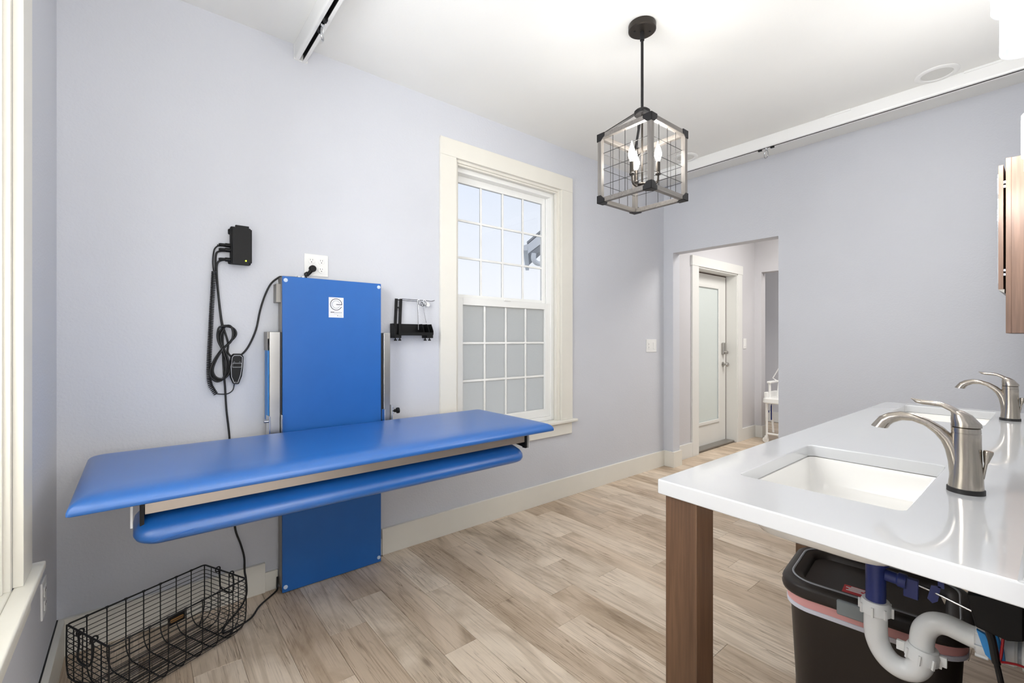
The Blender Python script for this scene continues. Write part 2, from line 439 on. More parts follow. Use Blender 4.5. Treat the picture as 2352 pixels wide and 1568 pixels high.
# floor: slab plus planks one by one
fl = struct('floor', MB().box(WC-.15, 7.4, -3.25, 3.4, -.14, -.0065), 'plank')
PW = .152; X0 = 1.066-9*PW; full = {}
def plank(x, y0, y1):
    L = round(y1-y0, 4); key = L
    if key not in full:
        g = .0005; c = .0011; h = .0065; hw = PW/2-g; hl = L/2-g
        mb = MB().loft([[Vector((sx*(hw-i), sy*(hl-i), z)) for sx, sy in ((1, 1), (-1, 1), (-1, -1), (1, -1))] for z, i in ((-h, 0), (-c*.7, 0), (0, c))])
        me = bpy.data.meshes.new('plank'); me.from_pydata(mb.v, [], mb.f); me.materials.append(M['plank'])
        b2 = bmesh.new(); b2.from_mesh(me); bmesh.ops.recalc_face_normals(b2, faces=b2.faces); b2.to_mesh(me); b2.free(); full[key] = me
    o = bpy.data.objects.new('plank', full[key]); COL.objects.link(o); o.parent = fl
    o.location = Vector((x+PW/2, (y0+y1)/2, 0))-WO[fl.name]
known = {8: 1.518, 9: 1.943, 11: 1.358, 13: .85}
PL = .914; rr = random.Random(11); last = 0
for i in range(0, 42):
    x = X0+i*PW
    if x > 6.0: break
    ylo, yhi = (-.9, 2.46) if x < WX-.05 else (.7, 2.46)
    if x+PW <= WC: continue
    off = known.get(i)
    if off is None:
        off = rr.random()*PL
        while abs(((off-last+PL/2) % PL)-PL/2) < .15: off = rr.random()*PL
    last = off % PL
    y = last-3*PL
    while y < yhi:
        a, c = max(y, ylo), min(y+PL, yhi)
        if c-a > .03: plank(x, a, c)
        y += PL

# baseboards
def baseboard(name, segs, top=None, mat='trim'):
    b = MB()
    for s in segs: b.box(*s)
    return struct(name, b, mat, bevel=.0015)
bt = .018
baseboard('baseboard_back', [(1.066, WX-.001, WY-bt, WY, 0, .147), (WC+.02, .474, WY-bt, WY, 0, .142)])
baseboard('trim_1', [(.474, .53, WY-.012, WY, 0, .092), (1.03, 1.066, WY-.012, WY, 0, .092)])
# corner stub wrapped by baseboard
baseboard('baseboard_right', [(WX-bt, WX, oy1-bt, WY-bt, 0, .147), (WX, WX+T+bt, oy1-bt, oy1, 0, .147), (WX+T, WX+T+bt, oy1, WY-bt, 0, .147),
                              (WX-bt, WX, -3.0, oy0+bt, 0, .147), (WX, WX+T, oy0, oy0+bt, 0, .147)])
b = MB().box(WC+.004, WC+.024, -3.0, WY, 0, .14)
struct('baseboard_left', b, 'trim', bevel=.002)
struct('baseboard_gap_shade', MB().box(WC-.001, WC+.004, -3.0, WY, 0, .1405), 'dark')  # dark strip painting the shade in the gap between wall and baseboard
baseboard('baseboard_hall', [(WX+T+bt, 4.47, WY-bt, WY, 0, .147), (5.62, 6.007, WY-bt, WY, 0, .147), (6.007-bt, 6.007, 2.377-bt, WY-bt, 0, .147),
                             (6.007, 6.12, 2.377-bt, 2.377, 0, .147), (7.3-bt, 7.3, .6, 3.3, 0, .147)], mat='whitetrim')

# ------------------------------------------------------------ windows
def window(name, xf, label_kind):
    """built in a local frame: x along wall (0..W), y into the wall, z up; xf places it"""
    W = .955; z0 = .60; z1 = 2.375
    def B(): return MB(xf)
    org = xf @ Vector((W/2, 0, z0))
    r = root(name, org, None, kind='structure')
    c = B(); cw = .115; ct = .02
    obj('casing', B().box(-cw, 0, -ct, 0, z0, z1), 'trim', r, bevel=.002)
    obj('casing', B().box(W, W+cw+.005, -ct, 0, z0, z1), 'trim', r, bevel=.002)
    obj('head_casing', B().box(-cw, W+cw+.005, -ct-.001, 0, z1, z1+.11), 'trim', r, bevel=.002)
    obj('stool', B().box(-cw-.035, W+cw+.045, -.042, -.0005, z0-.022, z0).box(.001, W-.001, -.0005, .05, z0-.022, z0), 'trim', r, bevel=.005, seg=3)
    obj('window_apron', B().box(-cw, W+cw, -.018, 0, z0-.112, z0-.022), 'trim', r, bevel=.002)
    # jamb boards with stops
    j = B().box(0, .018, 0, .14, z0, z1).box(W-.018, W, 0, .14, z0, z1).box(.018, W-.018, 0, .14, z1-.018, z1)
    pieces('jamb', j, 'trim', r, bevel=.0015)
    j = B().box(.018, .03, .012, .035, z0, z1-.018).box(W-.03, W-.018, .012, .035, z0, z1-.018).box(.03, W-.03, .012, .035, z1-.03, z1-.018)
    pieces('stop_moulding', j, 'trim', r, bevel=.0015)
    fr = B()
    for a, bb, lo in ((.018, .05, .04), (W-.05, W-.018, .04)):
        fr.box(a, bb, .05, .14, z0, z1-.018)
    fr.box(.05, W-.05, .05, .14, z1-.056, z1-.018).box(.05, W-.05, .05, .14, z0, z0+.03)
    fr.box(.05, .058, .098, .104, z0, z1-.056).box(W-.058, W-.05, .098, .104, z0, z1-.056)
    obj('sash_track', fr, 'vinyl', r, bevel=.0015)
    zm = 1.475
    def sash(nm, y0, y1, x0, x1, za, zb, rl, rb, rt, glass):
        s = MB(xf); s.box(x0, x0+rl, y0, y1, za, zb).box(x1-rl, x1, y0, y1, za, zb).box(x0+rl, x1-rl, y0, y1, za, za+rb).box(x0+rl, x1-rl, y0, y1, zb-rt, zb)
        so = obj(nm, s, 'vinyl', r, bevel=.0025)
        gx0, gx1, gz0, gz1 = x0+rl, x1-rl, za+rb, zb-rt; ym = (y0+y1)/2; mw = .0075
        cols, rows = 4, 3
        dx = (gx1-gx0)/cols; dz = (gz1-gz0)/rows
        for k in range(1, cols):
            obj('muntin', B().box(gx0+k*dx-mw, gx0+k*dx+mw, ym-.006, ym+.006, gz0, gz1), 'vinyl', so, bevel=.002)
        for k in range(1, rows):
            obj('muntin', B().box(gx0, gx1, ym-.0065, ym+.0065, gz0+k*dz-mw, gz0+k*dz+mw), 'vinyl', so, bevel=.002)
        for cc in range(cols):
            for q in range(rows):
                e = mw
                obj('pane', B().box(gx0+cc*dx+(e if cc else 0), gx0+(cc+1)*dx-(e if cc < cols-1 else 0), ym-.002, ym+.002,
                                    gz0+q*dz+(e if q else 0), gz0+(q+1)*dz-(e if q < rows-1 else 0)), glass, so)
        return so
    sash('upper_sash', .104, .13, .058, W-.058, 1.485, z1-.056, .033, .04, .045, 'glass')
    lo = sash('lower_sash', .062, .098, .05, W-.05, z0+.03, 1.50, .052, .058, .048, 'frost')
    obj('sash_lock', B().box(W/2-.03, W/2+.03, .05, .062, 1.497, 1.507), 'vinyl', r, bevel=.002)
    return r
window('window_1', Matrix.Translation((1.56, WY, 0)), 'back')
window('window_2', Matrix.Translation((WC, ly1-.955, 0)) @ Matrix.Rotation(PI/2, 4, 'Z'), 'left')

# ------------------------------------------------------------ hall door
d = root('door_1', ((hdx0+hdx1)/2, WY, 0), None, kind='structure')
cw = .115
obj('casing', MB().box(hdx0-.14, hdx0-.01, WY-.02, WY, 0, 2.0), 'whitetrim', d, bevel=.002)
obj('casing', MB().box(hdx1+.01, hdx1+.12, WY-.02, WY, 0, 2.0), 'whitetrim', d, bevel=.002)
obj('head_casing', MB().box(hdx0-.15, hdx1+.13, WY-.024, WY, 2.0, 2.105), 'whitetrim', d, bevel=.002)
pieces('jamb', MB().box(hdx0-.02, hdx0, WY-.01, WY+.16, 0, hdz).box(hdx1, hdx1+.02, WY-.01, WY+.16, 0, hdz).box(hdx0, hdx1, WY-.01, WY+.16, hdz, 2.0)
    , 'whitetrim', d, bevel=.001)
dy0, dy1 = WY+.122, WY+.158
s = MB(); gx0, gx1, gz0, gz1 = 4.78, 5.32, .26, 1.845
s.box(hdx0+.003, gx0, dy0, dy1, .02, hdz-.012).box(gx1, hdx1-.010, dy0, dy1, .02, hdz-.012).box(gx0, gx1, dy0, dy1, .02, gz0).box(gx0, gx1, dy0, dy1, gz1, hdz-.012)
slab = obj('door_panel', s, 'whitetrim', d, bevel=.001)
f = .028
obj('glazing_frame', MB().box(gx0-.01, gx0+f, dy0-.014, dy0, gz0-.01, gz1+.01).box(gx1-f, gx1+.01, dy0-.014, dy0, gz0-.01, gz1+.01)
    .box(gx0+f, gx1-f, dy0-.014, dy0, gz0-.01, gz0+f).box(gx0+f, gx1-f, dy0-.014, dy0, gz1-f, gz1+.01), 'whitetrim', slab, bevel=.005)
obj('pane', MB().box(gx0+f-.004, gx1-f+.004, dy0+.004, dy0+.012, gz0+f-.004, gz1-f+.004), 'doorfrost', slab)
obj('weatherstrip', MB().box(hdx1-.010, hdx1-.0005, dy0-.001, dy0+.02, .02, hdz-.001).box(hdx0+.002, hdx1-.010, dy0-.001, dy0+.02, hdz-.012, hdz-.001), 'brown_edge', d)
obj('threshold', MB().box(hdx0, hdx1, WY+.02, WY+.16, 0, .02), 'silver', d, bevel=.004)
kx = 5.415
obj('keypad_lock', MB().box(kx-.032, kx+.032, dy0-.03, dy0, 1.045, 1.185), 'nickelknob', slab, bevel=.008, label='satin nickel keypad deadbolt')
obj('lock_turn', MB().lathe([(.018, 0), (.018, .03), (.012, .034)], (kx, dy0-.03, 1.07), (0, -1, 0), 16), 'nickelknob', slab, smooth=True)
obj('door_knob', MB().lathe([(.031, 0), (.031, .008), (.012, .014), (.012, .034), (.024, .042), (.028, .055), (.022, .068), (.004, .072)], (kx, dy0, .925), (0, -1, 0), 20), 'nickelknob', slab, smooth=True, label='round satin nickel door knob')

# ------------------------------------------------------------ outside
struct('ground', MB().box(-12, 20, 2.7, 30, -.65, -.6), 'ground')
h = root('neighbour_house', (6.4, 6.2, -.6), 'neighbouring house with pale eave, gutter and bent downspout outside the window', 'house')
Q = lambda px, py, y=6.0: at(px, py, Y=y)
AW = Vector((1.55, 1.7, 0))
obj('house_wall', MB().prism([(5.86, 6.12, -.6), (7.6, 6.12, -.6), (7.6, 6.12, 3.9), (6.9, 6.12, 3.5), (5.86, 6.12, 2.72)], AW*1.2), 'eave', h)
obj('rake_board', MB().prism([Q(1213, 582), Q(1290, 523), Q(1290, 496), Q(1212, 561)], (.03, .05, 0)), 'eave', h)
obj('shingle_edge', MB().prism([Q(1211, 560), Q(1290, 493), Q(1290, 487), Q(1210, 555)], AW), 'eavedark', h)
obj('soffit', MB().prism([Q(1216, 582), Q(1290, 527), Q(1290, 560), Q(1226, 584)], (.1, .12, 0)), 'eavedark', h)
obj('gutter', MB().prism([Q(1199, 564), Q(1212, 560), Q(1212, 575), Q(1202, 575)], AW), 'eave', h, bevel=.004)
obj('downspout', MB().tube(spline([Q(1226, 582, 5.98), Q(1226, 596, 5.98), Q(1236, 605, 5.98), Q(1262, 606, 6.02), Q(1275, 615, 6.05), Q(1276, 700, 6.05)]), .045, 10), 'eave', h, smooth=True)

# ------------------------------------------------------------ wall mounted changing table
ct = root('changing_table', (.78, 2.36, 0), 'blue wall-mounted height-adjustable changing table with padded top on tall blue panel', 'changing table')
px0, px1, py = .534, 1.0295, 2.375
pn = obj('back_panel', MB().box(px0, px1, py, py+.012, .004, 1.5265), 'bluepanel', ct, bevel=.002)
obj('panel_casing', MB().box(px0-.001, px0+.018, py+.012, WY-.012, .02, 1.522).box(px1-.018, px1+.001, py+.012, WY-.012, .02, 1.522)
    .box(px0, px1, py+.012, WY-.002, 1.505, 1.524), 'silver', ct, label='grey metal edge of the blue panel')
obj('wall_bracket', MB().box(px0-.022, px0, 2.40, WY-.001, 1.40, 1.49), 'silver', ct, bevel=.002)
for x, z in ((px0+.014, 1.507), (px1-.014, 1.507), (px0+.014, .03), (px1-.014, .03)):
    obj('screw_cap', MB().lathe([(.0095, 0), (.0095, .003), (.007, .0045)], (x, py, z), (0, -1, 0), 20), 'screwcap', pn, smooth=True)
# label on the panel
lx0, lx1, lz0, lz1 = .7498, .8247, 1.3343, 1.4375; yl = py-.0006
lab = obj('label', MB().box(lx0, lx1, yl, py, lz0, lz1), 'labelwhite', pn, label='white sticker with a circular letter e emblem')
def arc_strip(cx, cz, r0, r1, a0, a1, y, n=40):
    mb = MB(); vs = []; fs = []
    for k in range(n+1):
        a = math.radians(a0+(a1-a0)*k/n)
        for r in (r0, r1):
            vs.append((cx+r*math.cos(a), y, cz+r*math.sin(a))); vs.append((cx+r*math.cos(a), y+.0004, cz+r*math.sin(a)))
    for k in range(n):
        o = k*4; fs += [(o, o+4, o+6, o+2), (o+1, o+3, o+7, o+5), (o, o+1, o+5, o+4), (o+2, o+6, o+7, o+3)]
    mb.add(vs, fs); return mb
ecx, ecz = .787, 1.4015; W_ = .0298
mb = arc_strip(ecx, ecz, .0272, .0305, 0, 337, yl-.0004); mb.box(ecx, ecx+.0303, yl-.0004, yl, ecz-.0019, ecz+.0019)
M2 = obj('label_print', mb, 'logodark', pn)
obj('label_print', arc_strip(ecx, ecz, .0182, .0207, 22, 335, yl-.0004), 'logogrey', pn)
mb = MB()
for k in range(3): mb.box(.7595+k*.0062, .7642+k*.0062, yl-.0004, yl, 1.3585, 1.3635)
mb.box(.792, .797, yl-.0004, yl, 1.3425, 1.3455)
obj('label_print', mb, 'logodark', pn)
mb = MB()
for k in range(7): mb.box(.7785+k*.0055, .7825+k*.0055, yl-.0004, yl, 1.3585, 1.3630)
mb.box(.776, .816, yl-.0004, yl, 1.3525, 1.3538).box(.799, .817, yl-.0004, yl, 1.3415, 1.3435)
obj('label_print', mb, 'logogrey', pn)
# lifting rails on both sides of the panel
for sd, (a, c) in enumerate(((.4753, .5215), (1.0385, 1.0765))):
    rl = obj('side_rail', MB().box(a, c, 2.360, WY-.02, .72, 1.2575), 'alu', ct, bevel=.003, label='brushed metal lifting rail')
    inner = (c, c+.0095) if sd == 0 else (a-.009, a)
    obj('rail_gap_shade', MB().box(inner[0], inner[1], 2.375, WY-.03, .72, 1.256), 'dark', ct)  # dark filler painting the shaded gap between rail and panel
    if sd == 0:
        obj('edge_strip', MB().box(a-.006, a-.0005, 2.37, 2.43, .84, 1.225), 'bluestrip', rl)
        pieces('pivot_plate', MB().box(a-.007, a, 2.335, 2.40, .70, .865).box(c+.0005, c+.006, 2.335, 2.40, .70, .865), 'chrome', rl, bevel=.003)
        obj('locking_pin', MB().lathe([(.006, 0), (.006, .016), (.0045, .018)], (a-.007, 2.36, .838), (-1, 0, 0), 16), 'chrome', rl, smooth=True)
        obj('cap', MB().box(a-.008, a, 2.37, 2.44, 1.17, 1.2575), 'silver', rl)
    else:
        pieces('pivot_plate', MB().box(a-.007, a-.001, 2.335, 2.40, .70, .842).box(c+.0005, c+.006, 2.34, 2.41, .70, .86), 'chrome', rl, bevel=.003)
        obj('locking_knob', MB().lathe([(.003, 0), (.003, .014), (.0085, .016), (.0085, .028), (.0155, .030), (.0165, .036), (.0155, .044), (.006, .046)], (c+.006, 2.36, .825), (1, -.1, .03), 20), 'black', rl, smooth=True, label='black round locking knob')
        pieces('latch_bolt', MB().lathe([(.004, 0), (.004, .008)], (c+.006, 2.35, .847), (1, 0, 0), 10).lathe([(.004, 0), (.004, .008)], (c+.006, 2.37, .838), (1, 0, 0), 10).lathe([(.004, 0), (.004, .012)], (c+.006, 2.35, .815), (1, 0, 0), 10), 'chrome', rl)
# padded mattress: soft profile, flat bottom
def pad(x0, x1, y0, y1, z0, z1, hr=.05, r=.02, lip=.35):
    zt = z1-z0; rings = []
    cx, cy, hx, hy = (x0+x1)/2, (y0+y1)/2, (x1-x0)/2, (y1-y0)/2
    for zf, ins in ((0, .014), (.0, .003), (.05, 0), (.25, .0), (.45, .003), (.62, .009), (.77, .019), (.89, .034), (.965, .054), (1.0, .10)):
        rings.append(rrect(cx, cy, hx-ins, hy-ins, .006+ins*.45, z0+zt*zf, 8))
    return MB().loft(rings)
P0 = pad(-.148, 1.664, 1.670, 2.335, .748, .794, .022)
obj('mattress', P0, 'vinylblue', ct, smooth=True, angle=60, label='blue vinyl padded mattress')
obj('support_frame', MB().box(.016, 1.556, 1.78, 1.79, .686, .7515).box(.016, 1.556, 1.79, 1.83, .686, .692).box(.016, 1.556, 2.27, 2.28, .686, .7515)
    .box(.016, .028, 1.79, 2.27, .686, .7515).box(1.544, 1.556, 1.79, 2.27, .686, .7515), 'apron', ct, bevel=.001, label='brushed metal frame under the mattress')
pieces('cross_beam', MB().box(.14, .42, 1.82, 2.26, .682, .70).box(1.08, 1.2, 1.82, 2.26, .682, .70), 'silver', ct)
for sx_, xa in ((1, -.012), (-1, 1.584)):
    w = 1 if sx_ > 0 else -1
    obj('end_plate', MB().box(min(xa, xa-.006*w), max(xa, xa-.006*w), 1.78, 1.80, .652, .7515), 'white', ct)
    q = xa+.016*w
    obj('end_post', MB().box(min(q, q+.011*w), max(q, q+.011*w), 1.775, 1.80, .655, .7515), 'blackiron', ct)
    obj('end_arm', MB().prism([(q, 1.79, .656), (q, 1.79, .7515), (q, 2.25, .7515), (q, 2.25, .70)], (.006*w, 0, 0)), 'blackiron', ct)
# folded side guard hanging below the frame
def guard():
    x0, x1, y0, y1, z0, z1 = -.012, 1.535, 1.735, 1.93, .586, .664
    cx, hx = (x0+x1)/2, (x1-x0)/2; cy, hy = (y0+y1)/2, (y1-y0)/2; rings = []
    for zf, ins, rc in ((.0, .085, .02), (.02, .05, .035), (.1, .022, .05), (.25, .006, .055), (.42, 0, .055), (.62, .004, .05), (.8, .016, .045), (.93, .034, .04), (1, .06, .03)):
        rings.append([p + Vector((0, 0, .03*(p.y-y0)/(y1-y0))) for p in rrect(cx, cy, hx-ins*.8, hy-ins, rc, z0+(z1-z0)*zf, 8)])
    return MB().loft(rings)
g = obj('side_guard', guard(), 'vinylblue', ct, smooth=True, angle=60, label='padded blue side guard folded below the frame')
obj('seam', MB().tube(spline([(.008, 1.765, .616), (.03, 1.742, .612), (.06, 1.7355, .615), (.10, 1.7355, .620), (.135, 1.7355, .625)]), .0013, 6), 'vinylblue', g)
for xh in (.10, .5, 1.05, 1.44):
    obj('hinge_strap', MB().box(xh-.015, xh+.015, 1.84, 1.87, .66, .69), 'blackiron', ct)

# ------------------------------------------------------------ control box, cords, hand control
cb = root('control_box', at(551, 566, Y=2.44), 'small black control box with glowing led, screwed to wall beside the blue panel', 'control box')
bx0, bx1, bz0, bz1 = .333, .412, 1.566, 1.748
obj('box_base', MB().box(bx0-.005, bx1-.002, 2.425, 2.459, bz0+.004, bz1-.006).box(bx0-.012, bx0, 2.445, 2.459, bz1-.04, bz1-.015).box(bx0-.012, bx0, 2.445, 2.459, bz0+.005, bz0+.025), 'black', cb, bevel=.004)
c_ = .012
poly = [(bx0, 2.41, bz0), (bx1-c_, 2.41, bz0), (bx1-c_, 2.41, bz0+c_), (bx1, 2.41, bz0+c_), (bx1, 2.41, bz1-c_*1.2), (bx1-c_, 2.41, bz1-c_*1.2), (bx1-c_, 2.41, bz1), (bx0+c_, 2.41, bz1), (bx0+c_, 2.41, bz1-c_), (bx0, 2.41, bz1-c_)]
lid = obj('lid', MB().prism(poly, (0, .018, 0)), 'black', cb, bevel=.002)
obj('indicator_light', MB().lathe([(.0034, 0), (.0034, .001), (.0024, .0016)], (.387, 2.41, 1.586), (0, -1, 0), 14), 'led', cb)
for z in (1.654, 1.632, 1.588):
    obj('connector', MB().lathe([(.0095, 0), (.0095, .02), (.007, .022), (.0065, .040), (.0045, .046)], (bx0-.004, 2.438, z), (-1, 0, 0), 14), 'black', cb, smooth=True)
YC = 2.446
def W(*pts, y=YC): return [at(px, py_, Y=y) for px, py_ in pts]
# hand control with coiled cord
hc = root('hand_control', at(545, 848, Y=2.43), 'black hand control with white outline and coiled cord hanging beside the blue panel', 'remote control')
poly = W((531, 818), (536, 812), (554, 812), (560, 818), (559, 842), (556, 864), (549, 882), (536, 882), (529, 866), (527, 842), y=2.425)
obj('housing', MB().prism(poly, (0, .022, 0)), 'black', hc, bevel=.004)
def outline(pts, wdt, y):
    P_ = [Vector((p.x, y, p.z)) for p in pts]; return MB().tube(P_, wdt, 5, closed=True)
fp = W((534, 820), (538, 816), (552, 816), (557, 820), (556, 842), (552, 863), (546, 879), (538, 879), (532, 865), (531, 842), y=2.423)
obj('face_outline', outline(fp, .0009, 2.4245), 'labelwhite', hc)
obj('button_outline', outline(W((535, 834), (555, 834), (554, 843), (534, 843), y=2.423), .0008, 2.4245), 'labelwhite', hc)
mb = MB()
for x in (538, 551): mb.tube(W((x-2, 832), (x, 830), (x+2, 832), y=2.424), .0006, 4)
mb.tube(W((537, 877), (544, 877), y=2.424), .0006, 4)
obj('arrow_print', mb, 'logogrey', hc)
coil = spline(W((491, 622), (489, 660), (486, 710), (483, 770), (480, 830), (480, 860), (483, 883), (496, 905)), 40)
NP = len(coil); cc = []
for i, p in enumerate(coil):
    if i == NP-1: break
    t = (coil[i+1]-p).normalized(); n1 = Vector((0, 1, 0)); n2 = t.cross(n1)
    for k in range(5):
        a = 2*PI*k/5
        cc.append(p+(coil[i+1]-p)*(k/5)+(n1*math.cos(a)+n2*math.sin(a))*.0078)
cc2 = [c - Vector((0, .0035, 0)) for c in cc]
# 280 sampled turns would merge; keep about 70 turns
turns = 72; core = spline(W((491, 622), (489, 660), (486, 710), (483, 770), (480, 830), (480, 860), (483, 883), (496, 905)), 12)
L_ = [0]
for i in range(1, len(core)): L_.append(L_[-1]+(core[i]-core[i-1]).length)
def along(s):
    s = max(0, min(L_[-1]-1e-6, s))
    for i in range(1, len(L_)):
        if L_[i] >= s:
            f_ = (s-L_[i-1])/(L_[i]-L_[i-1]); return core[i-1].lerp(core[i], f_), (core[i]-core[i-1]).normalized()
pts = []
for k in range(turns*10+1):
    p, t = along(L_[-1]*k/(turns*10)); a = 2*PI*k/10; n1 = Vector((0, 1, 0)); n2 = t.cross(n1)
    pts.append(p+Vector((0, -.0035, 0))+(n1*math.cos(a)+n2*math.sin(a))*.0082)
obj('coiled_cord', MB().tube(pts, .0023, 5), 'cord', hc, smooth=True, angle=80)
obj('cord_lead', MB().tube(spline(W((528, 565), (506, 563), (494, 570), (490, 585), (489, 605), (491, 622))), .0032, 8), 'cord', hc, smooth=True)
obj('cord_lead', MB().tube(spline(W((496, 904), (512, 905), (525, 903), (535, 895), (538, 882))), .0024, 8), 'cord', hc, smooth=True)
# connector ribs on the first lead
mb = MB()
for k in range(9):
    p = W((500+k*3, 563.5+(.5 if k > 4 else 0)))[0]; mb.lathe([(.0055, -.0018), (.0055, .0018)], p, (1, 0, 0), 10)
obj('strain_relief', mb, 'cord', hc)
# motor cord: from the box, bundled in a figure of eight, then down behind the table
def cord(name, pts, r, label, cat='cord'):
    o = obj(name, MB().tube(pts, r, 8), 'cord', None, smooth=True, angle=80); tag(o, label, cat); return o
p8 = [(510, 752), (503, 765), (504, 785), (514, 806), (522, 832), (521, 856), (508, 872), (493, 868), (486, 852), (494, 828), (511, 802), (528, 786), (538, 766), (531, 750), (514, 748)]
def v8(o, y): return [at(px+o*(1 if k < 6 or k > 11 else -1), py_+o*.8, Y=y) for k, (px, py_) in enumerate(p8)]
path = W((527, 597), (508, 598), (499, 606), (498, 630), (503, 690), (508, 735)) + v8(0, 2.441) + v8(4, 2.434)[0:14] + v8(-3, 2.428)[0:14] + W((513, 756), (512, 800), (514, 850), (517, 890), (520, 940), (527, 1003), y=2.448) + [Vector((.335, 2.448, .6)), Vector((.345, 2.448, .42))] + W((541, 1217), (553, 1250), (561, 1280), (562, 1312), y=2.44) + [Vector((.39, 2.43, .10)), Vector((.39, 2.42, .03)), Vector((.355, 2.36, .007)), Vector((.29, 2.26, .010)), Vector((.27, 2.20, .012)), Vector((.31, 2.205, .010)), Vector((.38, 2.25, .005)), Vector((.43, 2.33, .005))] + [Vector((.515, 2.415, .005)), Vector((.524, 2.435, .02)), Vector((.526, 2.44, .06))]
cord('motor_cord', spline(path, 5), .0043, 'long black cord looped in a bundle, hanging behind table to floor basket')
path = W((527, 577), (504, 577), (496, 586), (496, 620), (502, 680), (510, 740), y=2.450) + [at(px, py_, Y=2.4505) for px, py_ in ((519, 770), (524, 790), (523, 808), (530, 817), (540, 821))] + W((556, 813), (572, 793), (588, 757), (597, 715), (608, 680), (622, 652), (640, 637), (652, 633), y=2.4505)
path = path[:-1] + [Vector((.552, 2.452, 1.531)), Vector((.60, 2.452, 1.533)), Vector((.66, 2.452, 1.534))] + W((700, 629), (706, 625), y=2.452)
PCORD = spline(path, 6)
# quad outlet and right-angle plug
op = root('outlet_plate', at(726, 610, Y=WY), 'white four-socket outlet plate above the blue panel', 'outlet')
obj('plate', MB().box(.654, .772, WY-.006, WY, 1.549, 1.661), 'plate', op, bevel=.002)
for x in (.688, .737):
    for z in (1.626, 1.582):
        rc = obj('receptacle', MB().lathe([(.0165, 0), (.0165, .0025), (.0155, .003)], (x, WY-.006, z), (0, -1, 0), 24), 'plate', op, smooth=True)
        obj('slot', MB().box(x-.0065, x-.0048, WY-.0095, WY-.0085, z+.001, z+.009).box(x+.0045, x+.0062, WY-.0095, WY-.0085, z+.002, z+.009).lathe([(.0024, 0), (.0024, .0012)], (x, WY-.0086, z-.006), (0, -1, 0), 10), 'dark', rc)
pg = root('power_cord', at(712, 622, Y=2.435), 'black mains cord arching from control box over the blue panel into the outlet', 'cord')
obj('cable', MB().tube(PCORD, .0043, 8), 'cord', pg, smooth=True, angle=80)
obj('plug_head', MB().lathe([(.012, 0), (.017, .003), (.0175, .018), (.014, .024), (.004, .025)], (.690, WY-.009, 1.584), (0, -1, 0), 24), 'black', pg, smooth=True)
obj('plug_neck', MB().tube([(.690, 2.437, 1.584), (.676, 2.440, 1.563), (.664, 2.446, 1.545)], [.011, .009, .006], 12), 'black', pg, smooth=True)
wc = root('cable_clips', (.63, 2.45, 1.527), 'two small white cable clips on top edge of the blue panel', 'clip')
for x in (.625, .645):
    pieces('clip', MB().box(x-.006, x+.006, 2.44, 2.459, 1.527, 1.542), 'plate', wc, bevel=.003)

# switch plates and low outlet
def switch_plate(name, x0, x1, z0, z1, y, label, toggles):
    r = root(name, ((x0+x1)/2, y, z0), label, 'light switch')
    obj('plate', MB().box(x0, x1, y-.005, y, z0, z1), 'plate', r, bevel=.002)
    w = (x1-x0)/toggles
    for k in range(toggles):
        cx = x0+w*(k+.5)
        if toggles > 1 and k == 0:
            rc = obj('receptacle', MB().box(cx-.017, cx+.017, y-.0075, y-.005, (z0+z1)/2-.033, (z0+z1)/2+.033), 'plate', r, bevel=.001)
            obj('slot', MB().box(cx-.007, cx-.004, y-.0082, y-.0075, (z0+z1)/2+.01, (z0+z1)/2+.02).box(cx-.007, cx-.004, y-.0082, y-.0075, (z0+z1)/2-.02, (z0+z1)/2-.01), 'dark', rc)
        else:
            obj('rocker', MB().box(cx-.016, cx+.016, y-.009, y-.005, (z0+z1)/2-.033, (z0+z1)/2+.033), 'plate', r, bevel=.0015)
switch_plate('wall_switch', 3.655, 3.819, 1.104, 1.224, WY, 'white double plate with socket and rocker on wall right of the window', 2)
switch_plate('wall_switch', 5.685, 5.765, 1.11, 1.235, WY, 'white switch plate beside the hall door', 1)
r = root('low_outlet', (WC, 2.118, .31), 'white outlet low on the left wall under the window sill', 'outlet')
obj('plate', MB().box(WC, WC+.006, 2.078, 2.158, .317, .437), 'plate', r, bevel=.002)
for z in (.355, .40):
    rc = obj('receptacle', MB().box(WC+.006, WC+.0085, 2.101, 2.135, z-.016, z+.016), 'plate', r, bevel=.001)
    obj('slot', MB().box(WC+.0085, WC+.0092, 2.108, 2.11, z, z+.008).box(WC+.0085, WC+.0092, 2.125, 2.127, z, z+.008), 'dark', rc)

# ------------------------------------------------------------ black wall caddy with hex keys
wcad = root('wall_caddy', (1.24, 2.43, 1.22), 'small black caddy tray with uprights and feet mounted between panel and window', 'caddy')
ya, yb = 2.39, 2.455
obj('tray_back', MB().box(1.118, 1.350, yb-.003, yb, 1.245, 1.313), 'black', wcad)
obj('tray_floor', MB().box(1.118, 1.362, ya, yb, 1.246, 1.250), 'black', wcad)
obj('tray_lip', MB().box(1.14, 1.362, ya-.002, ya+.002, 1.246, 1.263), 'black', wcad)
for x in (1.118, 1.362, 1.300, 1.335):
    obj('divider', MB().prism([(x, ya, 1.25), (x, yb, 1.25), (x, yb, 1.313), (x, ya+.025, 1.313), (x, ya, 1.272)], (.003, 0, 0)), 'black', wcad)
obj('foot_bar', MB().box(1.118, 1.157, ya, yb, 1.230, 1.246), 'black', wcad); obj('foot_bar', MB().box(1.322, 1.362, ya, yb, 1.230, 1.246), 'black', wcad)
for x in (1.130, 1.157, 1.320, 1.349):
    obj('foot', MB().lathe([(.004, 0), (.0035, .008), (.008, .010), (.0085, .017)], (x, 2.41, 1.231), (0, 0, -1), 14), 'black', wcad, smooth=True)
